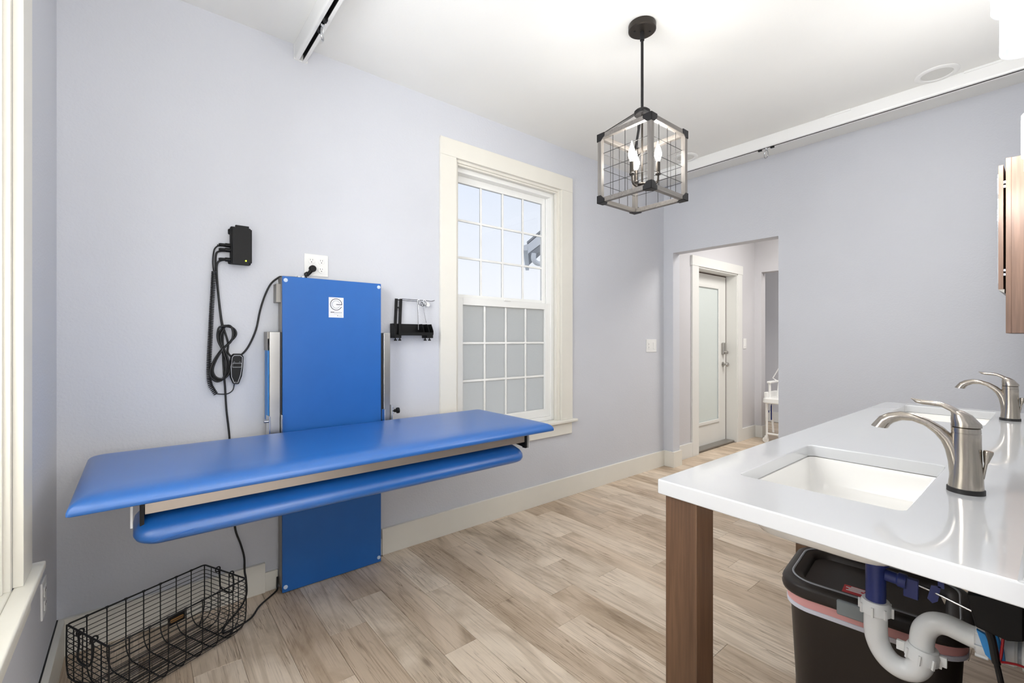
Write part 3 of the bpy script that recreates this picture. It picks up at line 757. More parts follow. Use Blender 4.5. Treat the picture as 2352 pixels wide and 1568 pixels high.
for (xb_, xt) in ((1.1425, 1.152), (1.171, 1.180)):
    obj('upright', MB().prism([(xb_-.0078, 2.44, 1.25), (xb_+.0078, 2.44, 1.25), (xt+.008, 2.44, 1.458), (xt-.008, 2.44, 1.458)], (0, .008, 0)), 'black', wcad, bevel=.001)
pieces('cross_bar', MB().box(1.150, 1.178, 2.442, 2.447, 1.402, 1.411).box(1.15, 1.182, 2.442, 2.447, 1.448, 1.454), 'black', wcad)
obj('hanging_rod', MB().tube(spline([(1.18, 2.435, 1.457), (1.25, 2.43, 1.456), (1.34, 2.43, 1.455), (1.372, 2.43, 1.453), (1.39, 2.42, 1.459)]), .0016, 8)
    .tube([(1.18, 2.44, 1.450), (1.285, 2.435, 1.447)], .0014, 8), 'blackiron', wcad, smooth=True)
hk = root('adhesive_hook', (1.352, 2.45, 1.43), 'short white round wall knob at the end of the caddy rod', 'hook')
obj('knob', MB().lathe([(.014, 0), (.014, .022), (.012, .025)], (1.352, 2.459, 1.432), (0, -1, 0), 24), 'plate', hk, smooth=True)
k1 = obj('hex_key', MB().tube(spline([(1.290, 2.421, 1.449), (1.282, 2.421, 1.458), (1.275, 2.421, 1.450), (1.278, 2.421, 1.42), (1.279, 2.421, 1.35), (1.280, 2.421, 1.28)]), .0022, 6), 'chrome', None, smooth=True)
tag(k1, 'longer straight metal rod hanging from the caddy rod into the tray', 'tool')
k2 = obj('hex_key', MB().tube(spline([(1.330, 2.421, 1.449), (1.320, 2.421, 1.459), (1.312, 2.421, 1.447), (1.318, 2.421, 1.40), (1.333, 2.421, 1.322)]), .002, 6), 'chrome', None, smooth=True)
tag(k2, 'shorter slanted metal rod hanging near the white knob', 'tool')
mb = MB()
for cx, cz, rr_ in ((1.292, 1.437, .013), (1.306, 1.431, .012), (1.322, 1.436, .012)):
    mb.tube([(cx+rr_*math.cos(2*PI*k/16), 2.419+.004*math.sin(2*PI*k/16), cz+rr_*math.sin(2*PI*k/16)) for k in range(16)], .0013, 5, closed=True)
tag(obj('key_ring', mb, 'blackiron', None, smooth=True), 'tangle of small dark wire rings hanging on the caddy rod', 'ring')

# ------------------------------------------------------------ wire basket
BA = math.radians(25.6); BC = Vector((.077, 2.175, 0)); HL, HW, BH = .231, .138, .23
xfb = Matrix.Translation(BC) @ Matrix.Rotation(BA, 4, 'Z')
bk = root('wire_basket', BC, 'black rectangular wire basket on the floor under the blue table', 'basket')
def BB(): return MB(xfb)
R_ = .055
def uprof(hw, z0=.004, n=6, rad=R_):
    pts = [(-hw, BH)]
    for k in range(n+1):
        a = PI+PI/2*k/n; pts.append((-hw+rad+rad*math.cos(a), z0+rad+rad*math.sin(a)))
    for k in range(n+1):
        a = 3*PI/2+PI/2*k/n; pts.append((hw-rad+rad*math.cos(a), z0+rad+rad*math.sin(a)))
    pts.append((hw, BH)); return pts
rim = [Vector((p.x, p.y, BH)) for p in rrect(0, 0, HL, HW, .012, BH, 3)]
obj('rim', BB().tube(rim, .0032, 8, closed=True), 'wire', bk, smooth=True, angle=80)
for k in range(7):
    x = -HL+.055+k*(2*HL-.11)/6
    obj('rib', BB().tube([(x, y, z) for y, z in uprof(HW)], .0022, 6), 'wire', bk, smooth=True, angle=80)
    pieces('rib_curl', BB().lathe([(.0045, -.004), (.0045, .004)], (x, HW, BH), (1, 0, 0), 10).lathe([(.0045, -.004), (.0045, .004)], (x, -HW, BH), (1, 0, 0), 10), 'wire', bk)
for y in (-.09, -.03, .03, .09):
    prof = uprof(HL, .007)
    obj('rib', BB().tube([(x, y, z) for x, z in prof], .0020, 6), 'wire', bk, smooth=True, angle=80)
for sx_ in (-1, 1):
    for sy_ in (-1, 1):
        obj('corner_post', BB().tube(spline([(sx_*HL, sy_*HW, BH), (sx_*HL, sy_*HW, .09), (sx_*(HL-.01), sy_*(HW-.01), .035), (sx_*(HL-.05), sy_*(HW-.05), .006)]), .0026, 6), 'wire', bk, smooth=True)
zs = [.212, .194, .176, .158, .140, .122, .104, .086, .068, .050, .034, .020]
for z in zs:
    ins = 0 if z > .059 else R_-math.sqrt(max(0, R_**2-(.059-z)**2))
    w = random.uniform(-.002, .002)
    pts = [Vector((p.x, p.y, z+w+.0015*math.sin(9*p.x+z*70))) for p in rrect(0, 0, HL+.0025-ins, HW+.0025-ins, .016+ins*.6, z, 4)]
    obj('ring_wire', BB().tube(pts, .0013, 5, closed=True), 'wire', bk, smooth=True, angle=80)
for k in range(10):
    y = -HW+.045+k*(2*HW-.09)/9
    obj('bottom_wire', BB().tube([(-HL+.03, y, .0125), (HL-.03, y, .0125)], .0014, 5), 'wire', bk, smooth=True)
for sx_, tilt in ((-1, .03), (1, .0)):
    X_ = sx_*(HL+.005)
    hp = [(X_, -.045, BH), (X_+sx_*.004+tilt*.2, -.046, BH-.04), (X_+sx_*.004, -.036, BH-.085), (X_+sx_*.004, .036, BH-.085), (X_+sx_*.004+tilt*.2, .046, BH-.04), (X_, .045, BH)]
    obj('handle', BB().tube(spline(hp, 5), .0034, 7), 'wire', bk, smooth=True, angle=80)
    for y in (-.045, .045):
        obj('handle_loop', BB().tube([(sx_*HL+.010*math.cos(2*PI*k/12), y, BH+.010*math.sin(2*PI*k/12)) for k in range(12)], .0028, 6, closed=True), 'wire', bk, smooth=True)
tg = obj('tag_plate', BB().box(.085, .150, HW-.004, HW-.001, .040, .075), 'blackiron', bk)
obj('tag_inlay', BB().prism([(p.x, HW-.006, p.y) for p in rrect(.1175, .0575, .026, .0065, .0064, 0, 6)], (0, .002, 0)), 'tagwood', tg, label='small oval wooden tag')

# ------------------------------------------------------------ pendant lantern
FW = Vector((math.cos(YAW), math.sin(YAW), 0)); RT = Vector((math.sin(YAW), -math.cos(YAW), 0))
PC = Vector((1.84, 1.26, 0))
pd = root('pendant_light', (1.84, 1.26, 2.71), 'open cube pendant lantern of grey wood and black iron with three candle bulbs', 'pendant lamp')
cn = obj('canopy', MB().lathe([(.062, 0), (.0635, -.004), (.0635, -.028), (.058, -.032)], (1.84, 1.26, CEIL), (0, 0, 1), 40), 'bronze', pd, smooth=True)
for s_ in (-1, 1):
    p = PC+RT*.036*s_
    obj('canopy_screw', MB().lathe([(.005, 0), (.005, .005)], (p.x, p.y, CEIL-.032), (0, 0, -1), 10), 'dark', cn)
obj('stem', MB().tube([(1.84, 1.26, CEIL-.03), (1.84, 1.26, 2.30)], .0065, 12).lathe([(.010, 0), (.010, .04)], (1.84, 1.26, CEIL-.075), (0, 0, 1), 12), 'blackiron', pd, smooth=True)
obj('hub', MB().lathe([(.034, 0), (.037, .003), (.037, .018), (.028, .026), (.012, .034)], (1.84, 1.26, 2.282), (0, 0, 1), 28), 'blackiron', pd, smooth=True)
nv = (-FW*.207-RT*.02); rv = Vector((-nv.y, nv.x, 0))
if rv.dot(RT) < 0: rv = -rv
cor = [nv, rv, -nv, -rv]        # near, right, far, left
zt, zb = 2.195, 1.872; hwd = .0105
ex = (cor[1]-cor[0]).normalized(); ey = (cor[3]-cor[0]).normalized()
LXF = Matrix(((ex.x, ey.x, 0, 1.84), (ex.y, ey.y, 0, 1.26), (ex.z, ey.z, 1, 0), (0, 0, 0, 1)))
S = (cor[1]-cor[0]).length/2-.0105
def LB(): return MB(LXF)
for sx_ in (-1, 1):
    for sy_ in (-1, 1):
        obj('frame_post', LB().box(sx_*S-hwd, sx_*S+hwd, sy_*S-hwd, sy_*S+hwd, zb+.01, zt-.01), 'greywood', pd, bevel=.0012)
for z in (zt-.0105, zb+.0105):
    for s_ in (-1, 1):
        obj('frame_rail', LB().box(-S+.011, S-.011, s_*S-hwd, s_*S+hwd, z-hwd, z+hwd), 'greywoodX', pd, bevel=.0012)
        obj('frame_rail', LB().box(s_*S-hwd, s_*S+hwd, -S+.011, S-.011, z-hwd, z+hwd), 'greywoodX', pd, bevel=.0012)
# iron corner caps
for z, dz in ((zt, -1), (zb, 1)):
    for sx_ in (-1, 1):
        for sy_ in (-1, 1):
            t = .0026; e = hwd+t; L2 = .031; mb = LB(); cx, cy = sx_*S, sy_*S; zo = z+(-dz)*t
            # two vertical plates with clipped corners and a horizontal one
            def yz(x_in, x_out):
                ya_, yb_ = cy+sy_*e, cy-sy_*(L2)
                pl = [(x_out, ya_, zo), (x_out, yb_, zo), (x_out, yb_, zo+dz*.016), (x_out, cy-sy_*.010, zo+dz*L2*1.15), (x_out, ya_, zo+dz*L2*1.15)]
                mb.prism(pl, (x_in-x_out, 0, 0))
            def xz(y_in, y_out):
                xa_, xb_ = cx+sx_*e, cx-sx_*(L2)
                pl = [(xa_, y_out, zo), (xb_, y_out, zo), (xb_, y_out, zo+dz*.016), (cx-sx_*.010, y_out, zo+dz*L2*1.15), (xa_, y_out, zo+dz*L2*1.15)]
                mb.prism(pl, (0, y_in-y_out, 0))
            yz(cx+sx_*hwd, cx+sx_*e); xz(cy+sy_*hwd, cy+sy_*e)
            mb.prism([(cx+sx_*e, cy+sy_*e, zo), (cx-sx_*L2, cy+sy_*e, zo), (cx-sx_*L2, cy-sy_*hwd, zo), (cx-sx_*hwd, cy-sy_*L2, zo), (cx+sx_*e, cy-sy_*L2, zo)], (0, 0, dz*t))
            obj('corner_cap', mb, 'blackiron', pd)
# tent of flat arms from hub to the corners
for sx_ in (-1, 1):
    for sy_ in (-1, 1):
        obj('roof_arm', LB().tube([(sx_*.015, sy_*.015, 2.296), (sx_*(S-.004), sy_*(S-.004), zt+.002)], .0062, 4), 'blackiron', pd)
# wire grid on the four sides
for s_ in (-1, 1):
    for k in (-1, 0, 1):
        u = k*.068
        obj('grid_wire', LB().tube([(u, s_*(S-.004), zb+.02), (u, s_*(S-.004), zt-.02)], .0013, 5), 'blackiron', pd)
        obj('grid_wire', LB().tube([(s_*(S-.004), u, zb+.02), (s_*(S-.004), u, zt-.02)], .0013, 5), 'blackiron', pd)
    for k in range(3):
        z = zb+.085+k*.075
        obj('grid_wire', LB().tube([(-S+.01, s_*(S-.006), z), (S-.01, s_*(S-.006), z)], .0013, 5), 'blackiron', pd)
        obj('grid_wire', LB().tube([(s_*(S-.006), -S+.01, z), (s_*(S-.006), S-.01, z)], .0013, 5), 'blackiron', pd)
# candle cluster
obj('candle_stem', MB().tube([(1.84, 1.26, 2.29), (1.84, 1.26, 1.955)], .0045, 10), 'bronze', pd, smooth=True)
obj('candle_hub', MB().lathe([(.004, -.022), (.010, -.014), (.010, -.008), (.026, 0), (.030, .006), (.026, .012), (.006, .016)], (1.84, 1.26, 1.945), (0, 0, 1), 24), 'bronze', pd, smooth=True)
for a_, b_ in ((.075, -.008), (-.035, -.058), (-.035, .064)):
    v = FW*a_+RT*b_; p = PC+v
    obj('candle_arm', MB().tube(spline([PC+v*.25+Vector((0, 0, 1.950)), PC+v*.6+Vector((0, 0, 1.940)), PC+v*.92+Vector((0, 0, 1.952)), p+Vector((0, 0, 1.975)), p+Vector((0, 0, 1.99))]), .0040, 8), 'bronze', pd, smooth=True)
    cs = obj('candle_sleeve', MB().lathe([(.012, 0), (.0125, .006), (.0095, .010), (.0095, .060)], (p.x, p.y, 1.988), (0, 0, 1), 16), 'bronze', pd, smooth=True)
    obj('candle_bulb', MB().lathe([(.0065, 0), (.010, .010), (.0165, .030), (.0165, .042), (.012, .060), (.006, .078), (.0015, .098)], (p.x, p.y, 2.047), (0, 0, 1), 16), 'bulb', cs, smooth=True)

# ------------------------------------------------------------ ceiling lift tracks, round ceiling fixtures
def track(name, x0, x1, y0, y1, label, brackets):
    z = CEIL; hgt = .078; r = root(name, ((x0+x1)/2, (y0+y1)/2, z), label, 'ceiling track')
    xm = (x0+x1)/2; sl = .0085
    prof = [(x0, z), (x0, z-hgt+.012), (x0+.008, z-hgt), (xm-sl, z-hgt), (xm-sl, z-.02), (xm+sl, z-.02), (xm+sl, z-hgt), (x1-.008, z-hgt), (x1, z-hgt+.012), (x1, z)]
    obj('rail', MB().prism([(a, y0, c) for a, c in prof], (0, y1-y0, 0)), 'white', r, bevel=.0006)
    obj('slot_shade', MB().box(xm-sl, xm+sl, y0+.03, y1-.022, z-.05, z-.021).box(xm-sl, xm-sl+.0012, y0+.03, y1-.022, z-hgt+.002, z-.02).box(xm+sl-.0012, xm+sl, y0+.03, y1-.022, z-hgt+.002, z-.02), 'dark', r)  # dark strips painting the shade inside the track slot
    for a, c in brackets:
        obj('mounting_bracket', MB().box(x0-.006, x1+.006, a, c, z-.012, z), 'white', r, bevel=.001)
    return r
t1 = track('ceiling_track', .606, .668, -2.9, 2.459, 'white ceiling track above the blue table', [])
obj('end_cap', MB().box(.604, .670, 2.452, 2.4595, CEIL-.078, CEIL), 'white', t1, bevel=.004)
t2 = track('ceiling_track', 3.541, 3.603, -.029, 2.459, 'white ceiling track running along the right wall', [(.86, 1.0), (.16, .34)])
def hanger(name, x, y, label, hood, sc=1.0):
    z = CEIL-.078; r = root(name, (x, y, z), label, 'hook')
    pieces('trolley', MB().box(x-.0075, x+.0075, y-.055, y-.03, z-.012, z+.02).box(x-.0075, x+.0075, y+.03, y+.055, z-.012, z+.02), 'black', r, bevel=.002)
    obj('swivel', MB().lathe([(.004, 0), (.007, .004), (.007, .012), (.0035, .018)], (x, y, z+.006), (0, 0, -1), 14), 'chrome', r, smooth=True)
    pts = [(0, -.010), (-.010, -.022), (-.016, -.040), (-.016, -.058), (-.008, -.070), (0, -.073), (.008, -.070), (.016, -.058), (.016, -.040), (.010, -.022)]
    obj('carabiner', MB().tube(spline([(x+a*.6, y+a*1.0, z+b_) for a, b_ in pts+[pts[0]]], 4), .0030, 7), 'chrome', r, smooth=True, angle=80)
hanger('track_hook', 3.572, 1.381, 'chrome ring hanging from the right wall ceiling track', False)
hanger('track_hook', .637, 2.105, 'chrome ring hanging from the track above the blue table', False)
def ceiling_disc(x, y, label):
    r = root('ceiling_light', (x, y, CEIL), label, 'ceiling light')
    obj('trim_ring', MB().lathe([(.095, 0), (.095, -.003), (.088, -.007), (.070, -.007), (.066, -.002), (.066, 0)], (x, y, CEIL), (0, 0, 1), 48, cap=False), 'white', r, smooth=True)
    obj('lens', MB().lathe([(.066, -.001), (.066, -.003), (.02, -.0035)], (x, y, CEIL), (0, 0, 1), 40), 'speakergrille', r, smooth=True)
ceiling_disc(3.45, .44, 'round recessed ceiling light beside the right wall track, nearer the sinks')
ceiling_disc(3.45, 1.95, 'round recessed ceiling light behind the pendant, near the window wall')

# ------------------------------------------------------------ vanity
vt = root('vanity_counter', (1.86, .27, 0), 'white quartz double sink vanity top on square brown wooden posts', 'vanity')
ZT, ZB = .915, .883
outer = [(.8795, .5632), (2.8435, .5485), (2.8435, WD+.001), (.852, WD+.001)]
sinks = [(1.279, .320), (2.544, .316)]
holes = [[(p.x, p.y) for p in rrect(cx, cy, .229, .144, .018, 0, 5)] for cx, cy in sinks]
obj('countertop', hole_slab(outer, holes, ZB, ZT), 'counter', vt, bevel=.003, seg=3)
bs = MB().prism([(.854, WD+.001, ZT), (.854, .018, ZT), (.854, .010, ZT+.004), (.854, .006, ZT+.012), (.854, .006, ZT+.098), (.854, .002, ZT+.102), (.854, WD+.001, ZT+.102)], (1.9895, 0, 0))
bs = MB().prism([(.856, WD+.001, ZT-.001), (.856, .036, ZT-.001), (.856, .030, ZT+.003), (.856, .027, ZT+.012), (.856, .027, ZT+.095), (.856, .022, ZT+.10), (.856, WD+.001, ZT+.10)], (1.987, 0, 0))
obj('backsplash', bs, 'counter', vt, bevel=.002)
for x in (.893, 1.66, 2.76):
    obj('post', MB().box(x, x+.072, .480, .552, 0, ZB), 'legwood', vt, bevel=.0025)
obj('back_panel', MB().box(1.02, 2.83, WD+.002, WD+.014, .04, ZB-.001), 'darkwood', vt)
for k, (cx, cy) in enumerate(sinks):
    s = root('sink_basin', (cx, cy, .774), ('white rectangular undermount sink nearest the camera', 'white rectangular undermount sink at the far end of counter')[k], 'sink')
    rings = []
    for ins, z, rad in ((-.016, ZB-.0002, .03), (.003, ZB-.0002, .018), (.006, .872, .02), (.016, .822, .035), (.026, .800, .045), (.05, .789, .05), (.09, .7845, .05), (.125, .7835, .02)):
        rings.append(rrect(cx, cy, .229-ins, .144-ins, max(rad, .006), z, 6))
    o = obj('bowl', MB().loft(rings, cap0=False, cap1=True), 'porcelain', s, smooth=True, angle=60)
    so = o.modifiers.new('solid', 'SOLIDIFY'); so.thickness = .009; so.offset = -1
    obj('drain_flange', MB().lathe([(.034, .0), (.034, .003), (.028, .004), (.026, .001), (.024, .001)], (cx, cy-.04, .7838), (0, 0, 1), 28).lathe([(.022, .002), (.022, .006), (.010, .009)], (cx, cy-.04, .7848), (0, 0, 1), 24), 'nickel', s, smooth=True)

def faucet(dx, label):
    X = 1.279; y0 = .1205
    r = root('faucet', (X, y0, ZT), label, 'faucet')
    def ell(cx, cy, rx, ry, z, n=28): return [Vector((cx+rx*math.cos(2*PI*k/n), cy+ry*math.sin(2*PI*k/n), z)) for k in range(n)]
    obj('base_ring', MB().loft([ell(X, y0, .0275, .0285, ZT), ell(X, y0, .0275, .0285, ZT+.0085), ell(X, y0, .0262, .0272, ZT+.0095)]), 'dark', r, smooth=True, label='dark plastic base ring')
    body = MB().loft([ell(X, y0, .0255, .0265, ZT+.0095), ell(X, y0-.001, .0232, .0245, ZT+.035), ell(X, y0-.001, .0218, .0228, ZT+.065), ell(X, y0-.0005, .0214, .0222, ZT+.10), ell(X, y0-.0005, .0214, .0222, ZT+.1175)])
    obj('body', body, 'nickel', r, smooth=True)
    obj('body_collar', MB().loft([ell(X, y0-.0005, .0207, .0215, ZT+.1175), ell(X, y0-.0005, .0207, .0215, ZT+.119), ell(X, y0-.0005, .0214, .0222, ZT+.1195), ell(X, y0, .0212, .0218, ZT+.1290), ell(X, y0, .0195, .0200, ZT+.1300)]), 'nickel', r, smooth=True)
    # spout: elliptical sections swept along an arc from the foot of the body
    top = [(.1310, .925, .0155), (.1310, .95, .0150), (.1330, .975, .0150), (.1385, 1.000, .0143), (.1475, 1.0185, .0125), (.1600, 1.0330, .0108), (.1785, 1.0465, .0088), (.1995, 1.0540, .0088), (.2200, 1.0550, .0106), (.2370, 1.0490, .0125), (.2480, 1.0410, .0140), (.2570, 1.0268, .0165)]
    sec = []
    pts = [Vector((X, y, z)) for y, z, _ in top]
    for i, (y, z, rad) in enumerate(top):
        a = pts[max(i-1, 0)]; c = pts[min(i+1, len(pts)-1)]; t = (c-a).normalized(); n1 = Vector((1, 0, 0)); n2 = t.cross(n1)
        if i == len(top)-1: n2 = Vector((0, .99, .12)).normalized() * (1 if n2.y > 0 else -1); 
        sec.append([pts[i]+n1*max(rad*1.12, .0118)*math.cos(2*PI*k/18)+n2*rad*.92*math.sin(2*PI*k/18) for k in range(18)])
    obj('spout', MB().loft(sec), 'nickel', r, smooth=True, angle=50)
    # dome and lever handle
    dome = MB().loft([ell(X, y0-.0008, .0195, .0200, ZT+.1298), ell(X, y0-.0008, .0222, .0230, ZT+.1312), ell(X, y0-.0008, .0220, .0224, ZT+.1375), ell(X, .1235, .0200, .0192, ZT+.146), ell(X, .1262, .0170, .0155, ZT+.1541), ell(X, .1330, .0130, .0105, ZT+.161), ell(X, .1390, .0040, .0040, ZT+.164)])
    hd = obj('handle_dome', dome, 'nickel', r, smooth=True, angle=60)
    lv = [(.1180, 1.060, .015, .008), (.1300, 1.0700, .0150, .0085), (.1420, 1.0795, .0130, .0062), (.1560, 1.0862, .0100, .0050), (.1700, 1.0876, .0100, .0052), (.1850, 1.0885, .0112, .0050), (.1960, 1.0905, .0100, .0042), (.2035, 1.0948, .0040, .0012)]
    sec = []
    for y, z, a, c in lv: sec.append([Vector((X+a*math.cos(2*PI*k/16), y, z+c*math.sin(2*PI*k/16))) for k in range(16)])
    obj('lever', MB().loft(sec), 'nickel', r, smooth=True, angle=60)
    obj('lift_knob', MB().lathe([(.0025, 0), (.0025, .030), (.004, .034), (.0075, .052), (.0070, .056)], (X, y0-.024, ZT+.032), (0, -.14, 1), 16), 'nickel', r, smooth=True)
    return r
f1 = faucet(0, 'brushed nickel single lever faucet nearest the camera')
dup(f1, (2.544-1.279, 0, 0), 'brushed nickel single lever faucet at the far end of counter')

# drain and trap below the near sink, in the plane x = 1.27
XT = 1.269
def C1(x, y): return at(1760+x*.2517, 1180+y*.2517, X=XT)
tr = root('sink_drain_trap', (XT, .2616, .50), 'white and navy plastic drain trap hanging under the near sink', 'pipe')
obj('tailpiece', MB().tube([(XT, .262, .774), (XT, .262, .633)], .0185, 20).lathe([(.024, 0), (.024, .012)], (XT, .262, .722), (0, 0, 1), 20), 'bluepipe', tr, smooth=True, label='navy blue plastic tailpiece')
obj('tailpiece_flange', MB().lathe([(.030, 0), (.034, .004), (.034, .012)], (XT, .262, .737), (0, 0, 1), 24), 'bluepipe', tr, smooth=True)
obj('pivot_port', MB().lathe([(.012, 0), (.012, .020), (.015, .022), (.015, .036)], (XT, .245, .703), (0, -1, -.05), 16).box(XT-.006, XT+.006, .190, .214, .672, .712), 'bluepipe', tr, bevel=.001)
def nut(c, ax, r, h, wings=True):
    mb = MB().lathe([(r*.8, 0), (r, .003), (r, h*.7), (r*.86, h)], c, ax, 28)
    q = Vector((0, 0, 1)).rotation_difference(Vector(ax).normalized()); c = Vector(c)
    for k in range(8):
        a = 2*PI*k/8
        p = [q @ Vector((rr_*math.cos(a+da), rr_*math.sin(a+da), zz)) + c for zz in (.001, h*.72) for rr_, da in ((r*.95, -.09), (r*1.12, -.06), (r*1.12, .06), (r*.95, .09))]
        mb.add(p, [(0, 1, 2, 3), (7, 6, 5, 4), (0, 4, 5, 1), (1, 5, 6, 2), (2, 6, 7, 3), (3, 7, 4, 0)])
    return mb
obj('slip_nut', nut((XT, .262, .611), (0, 0, 1), .0285, .030), 'pipe', tr, smooth=True)
ub = spline([(XT, .262, .612), (XT, .262, .575), (XT, .2590, .553), (XT, .2500, .532), (XT, .2350, .517), (XT, .2160, .5125), (XT, .1990, .519), (XT, .1880, .535), (XT, .1850, .552)], 6)
obj('trap_bend', MB().tube(ub, .0215, 24), 'pipe', tr, smooth=True, angle=60)
obj('slip_nut', nut((XT, .1860, .548), (0, -.12, 1), .0285, .030), 'pipe', tr, smooth=True)
pieces('nut_wing', MB().box(XT-.004, XT+.004, .212, .226, .552, .572).box(XT-.004, XT+.004, .146, .158, .552, .572), 'pipe', tr, bevel=.001)
arm = spline([(XT, .1840, .565), (XT, .1850, .590), (XT, .1800, .615), (XT, .1660, .634), (XT, .1480, .640), (XT, .1300, .638), (XT, .1080, .6345), (XT, .07, .634), (XT, .02, .634), (XT, WD+.003, .634)], 6)
obj('trap_arm', MB().tube(arm, .0205, 24), 'pipe', tr, smooth=True, angle=60)
obj('slip_nut', nut((XT, .106, .6345), (0, -1, 0), .030, .026), 'pipe', tr, smooth=True)
obj('wall_adapter', MB().lathe([(.026, 0), (.027, .004), (.027, .026), (.024, .030)], (XT, .080, .634), (0, -1, 0), 28).lathe([(.028, 0), (.028, .02)], (XT, .044, .634), (0, -1, 0), 28), 'pipe', tr, smooth=True)
obj('pipe_label', MB().lathe([(.0213, 0), (.0213, .008)], (XT, .053, .634), (0, -1, 0), 28, cap=False), 'logogrey', tr)
tr2 = root('sink_drain_trap', (2.534, .2616, .50), 'white drain trap under the far sink', 'pipe')
obj('tailpiece', MB().tube([(2.534, .262, .748), (2.534, .262, .633)], .0185, 16), 'bluepipe', tr2, smooth=True)
dl = Vector((2.534-XT, 0, 0))
obj('trap_bend', MB().tube([p+dl for p in ub], .0215, 16), 'pipe', tr2, smooth=True)
obj('trap_arm', MB().tube([p+dl for p in arm], .0205, 16), 'pipe', tr2, smooth=True)
# pop-up linkage
pr = root('popup_linkage', (XT, .17, .69), 'thin steel pop-up rod with navy strap behind the tailpiece', 'rod')
obj('pivot_rod', MB().tube([(XT, .222, .706), (XT, .17, .699), (XT-.02, .105, .692)], .0022, 8), 'chrome', pr, smooth=True)
obj('strap', MB().prism([(XT-.004, .170, .712), (XT-.004, .155, .715), (XT-.004, .160, .683), (XT-.004, .168, .676), (XT-.004, .176, .683)], (.003, 0, 0)).prism([(XT-.004, .160, .712), (XT-.004, .150, .712), (XT-.004, .153, .770), (XT-.004, .160, .770)], (.003, 0, 0)), 'bluepipe', pr)
obj('spring_clip', MB().prism([(XT, .157, .696), (XT, .147, .695), (XT, .150, .680)], (.002, 0, 0)), 'silver', pr)

# control module for the touch faucet with its leads
bxm = root('faucet_control_module', (1.22, .075, .70), 'black faucet control module hung under the counter', 'control module')
obj('module_case', MB().prism([(1.195, .112, .745), (1.195, .040, .760), (1.195, .040, .690), (1.195, .060, .682), (1.195, .100, .688)], (.06, 0, 0)), 'black', bxm, bevel=.003)
obj('blue_fitting', MB().lathe([(.012, 0), (.012, .02)], (1.215, .094, .752), (0, 0, 1), 16).lathe([(.009, 0), (.009, .006)], (1.21, .078, .748), (0, 0, 1), 12), 'bluelip', bxm, smooth=True)
XW = 1.215
obj('black_lead', MB().tube(spline([(XW, .094, .735), (XW, .088, .700), (XW, .080, .665), (XW, .075, .63), (XW, .0705, .605), (XW+.01, .055, .50), (XW+.02, .04, .36), (XW+.03, .02, .2), (XW+.03, .0, .02)]), [.0062]*20+[.0045]*29, 10), 'cord', bxm, smooth=True)
obj('red_wire', MB().tube(spline([(XW, .054, .745), (XW, .060, .722), (XW, .064, .700), (XW, .0665, .67), (XW, .069, .64), (XW, .070, .632), (XW+.002, .060, .634), (XW+.004, .045, .636), (XW+.004, .02, .634)]), .0021, 7), 'redwire', bxm, smooth=True, label='red wire')
obj('red_wire', MB().tube(spline([(XW, .054, .745), (XW, .050, .735), (XW, .052, .728), (XW, .060, .729)]), .0021, 7), 'redwire', bxm, smooth=True)
cl = obj('pipe_clip', MB().prism([(1.232, .102, .668), (1.232, .090, .664), (1.232, .078, .635), (1.232, .074, .618), (1.232, .082, .619), (1.232, .090, .626)], (.008, 0, 0)).prism([(1.232, .083, .672), (1.232, .074, .670), (1.232, .066, .645), (1.232, .064, .622), (1.232, .070, .622), (1.232, .074, .64)], (.008, 0, 0)), 'bluelip', None, bevel=.001)
tag(cl, 'bright blue plastic clip on the white drain pipe', 'clip')

# ------------------------------------------------------------ trash can
TA = math.radians(6.5); TCX, TCY = 1.478, .312
tcn = root('trash_can', (TCX, TCY, 0), 'black lidded trash can with pink bag edge under the near sink', 'trash can')
def tr_(hx, hy, rad, z, n=8): return rrect(TCX, TCY, hx, hy, rad, z, n, TA)
obj('bin_body', MB().loft([tr_(.105, .140, .045, 0), tr_(.108, .144, .05, .01), tr_(.132, .170, .06, .545), tr_(.134, .172, .06, .553)]), 'canbody', tcn, smooth=True)
obj('bag_fold', MB().loft([tr_(.134, .172, .062, .526), tr_(.1375, .176, .063, .530), tr_(.139, .177, .063, .556), tr_(.134, .172, .062, .558)]), 'bag', tcn, smooth=True, label='pink trash bag folded over the rim')
obj('bag_edge', MB().loft([tr_(.134, .172, .062, .516), tr_(.1385, .1765, .063, .519), tr_(.139, .177, .063, .529), tr_(.135, .173, .062, .5305)]), 'bagwhite', tcn, smooth=True, label='white drawstring hem of the bag')
lidr = MB().loft([tr_(.140, .178, .065, .553), tr_(.148, .186, .07, .556), tr_(.150, .188, .07, .566), tr_(.148, .186, .07, .572), tr_(.149, .187, .07, .578), tr_(.146, .184, .07, .586), tr_(.138, .176, .066, .590), tr_(.128, .166, .06, .591), tr_(.112, .150, .05, .5895), tr_(.104, .142, .045, .583), tr_(.100, .138, .04, .574), tr_(.07, .108, .03, .573), tr_(.01, .01, .009, .573)])
ld = obj('bin_lid', lidr, 'canbody', tcn, smooth=True, angle=60)
ring = [Vector((p.x, p.y, .5908)) for p in tr_(.126, .164, .06, .59, 10)]
obj('lid_seam', MB().tube(ring, .0030, 6, closed=True), 'greyline', ld, smooth=True, label='thin grey ring around the lid')
RZ = Matrix.Translation((TCX, TCY, 0)) @ Matrix.Rotation(TA, 4, 'Z')
obj('latch', MB(RZ).box(-.154, -.136, -.022, .055, .548, .584), 'greyclip', tcn, bevel=.004, label='grey plastic latch')
stk = obj('sticker', MB(RZ).box(-.075, -.030, .0, .055, .5732, .5738), 'redlabel', ld, label='red warning sticker')
mb = MB(RZ)
obj('sticker_print', MB(RZ).box(-.072, -.069, .006, .050, .5738, .5741), 'labelwhite', tcn) if False else None
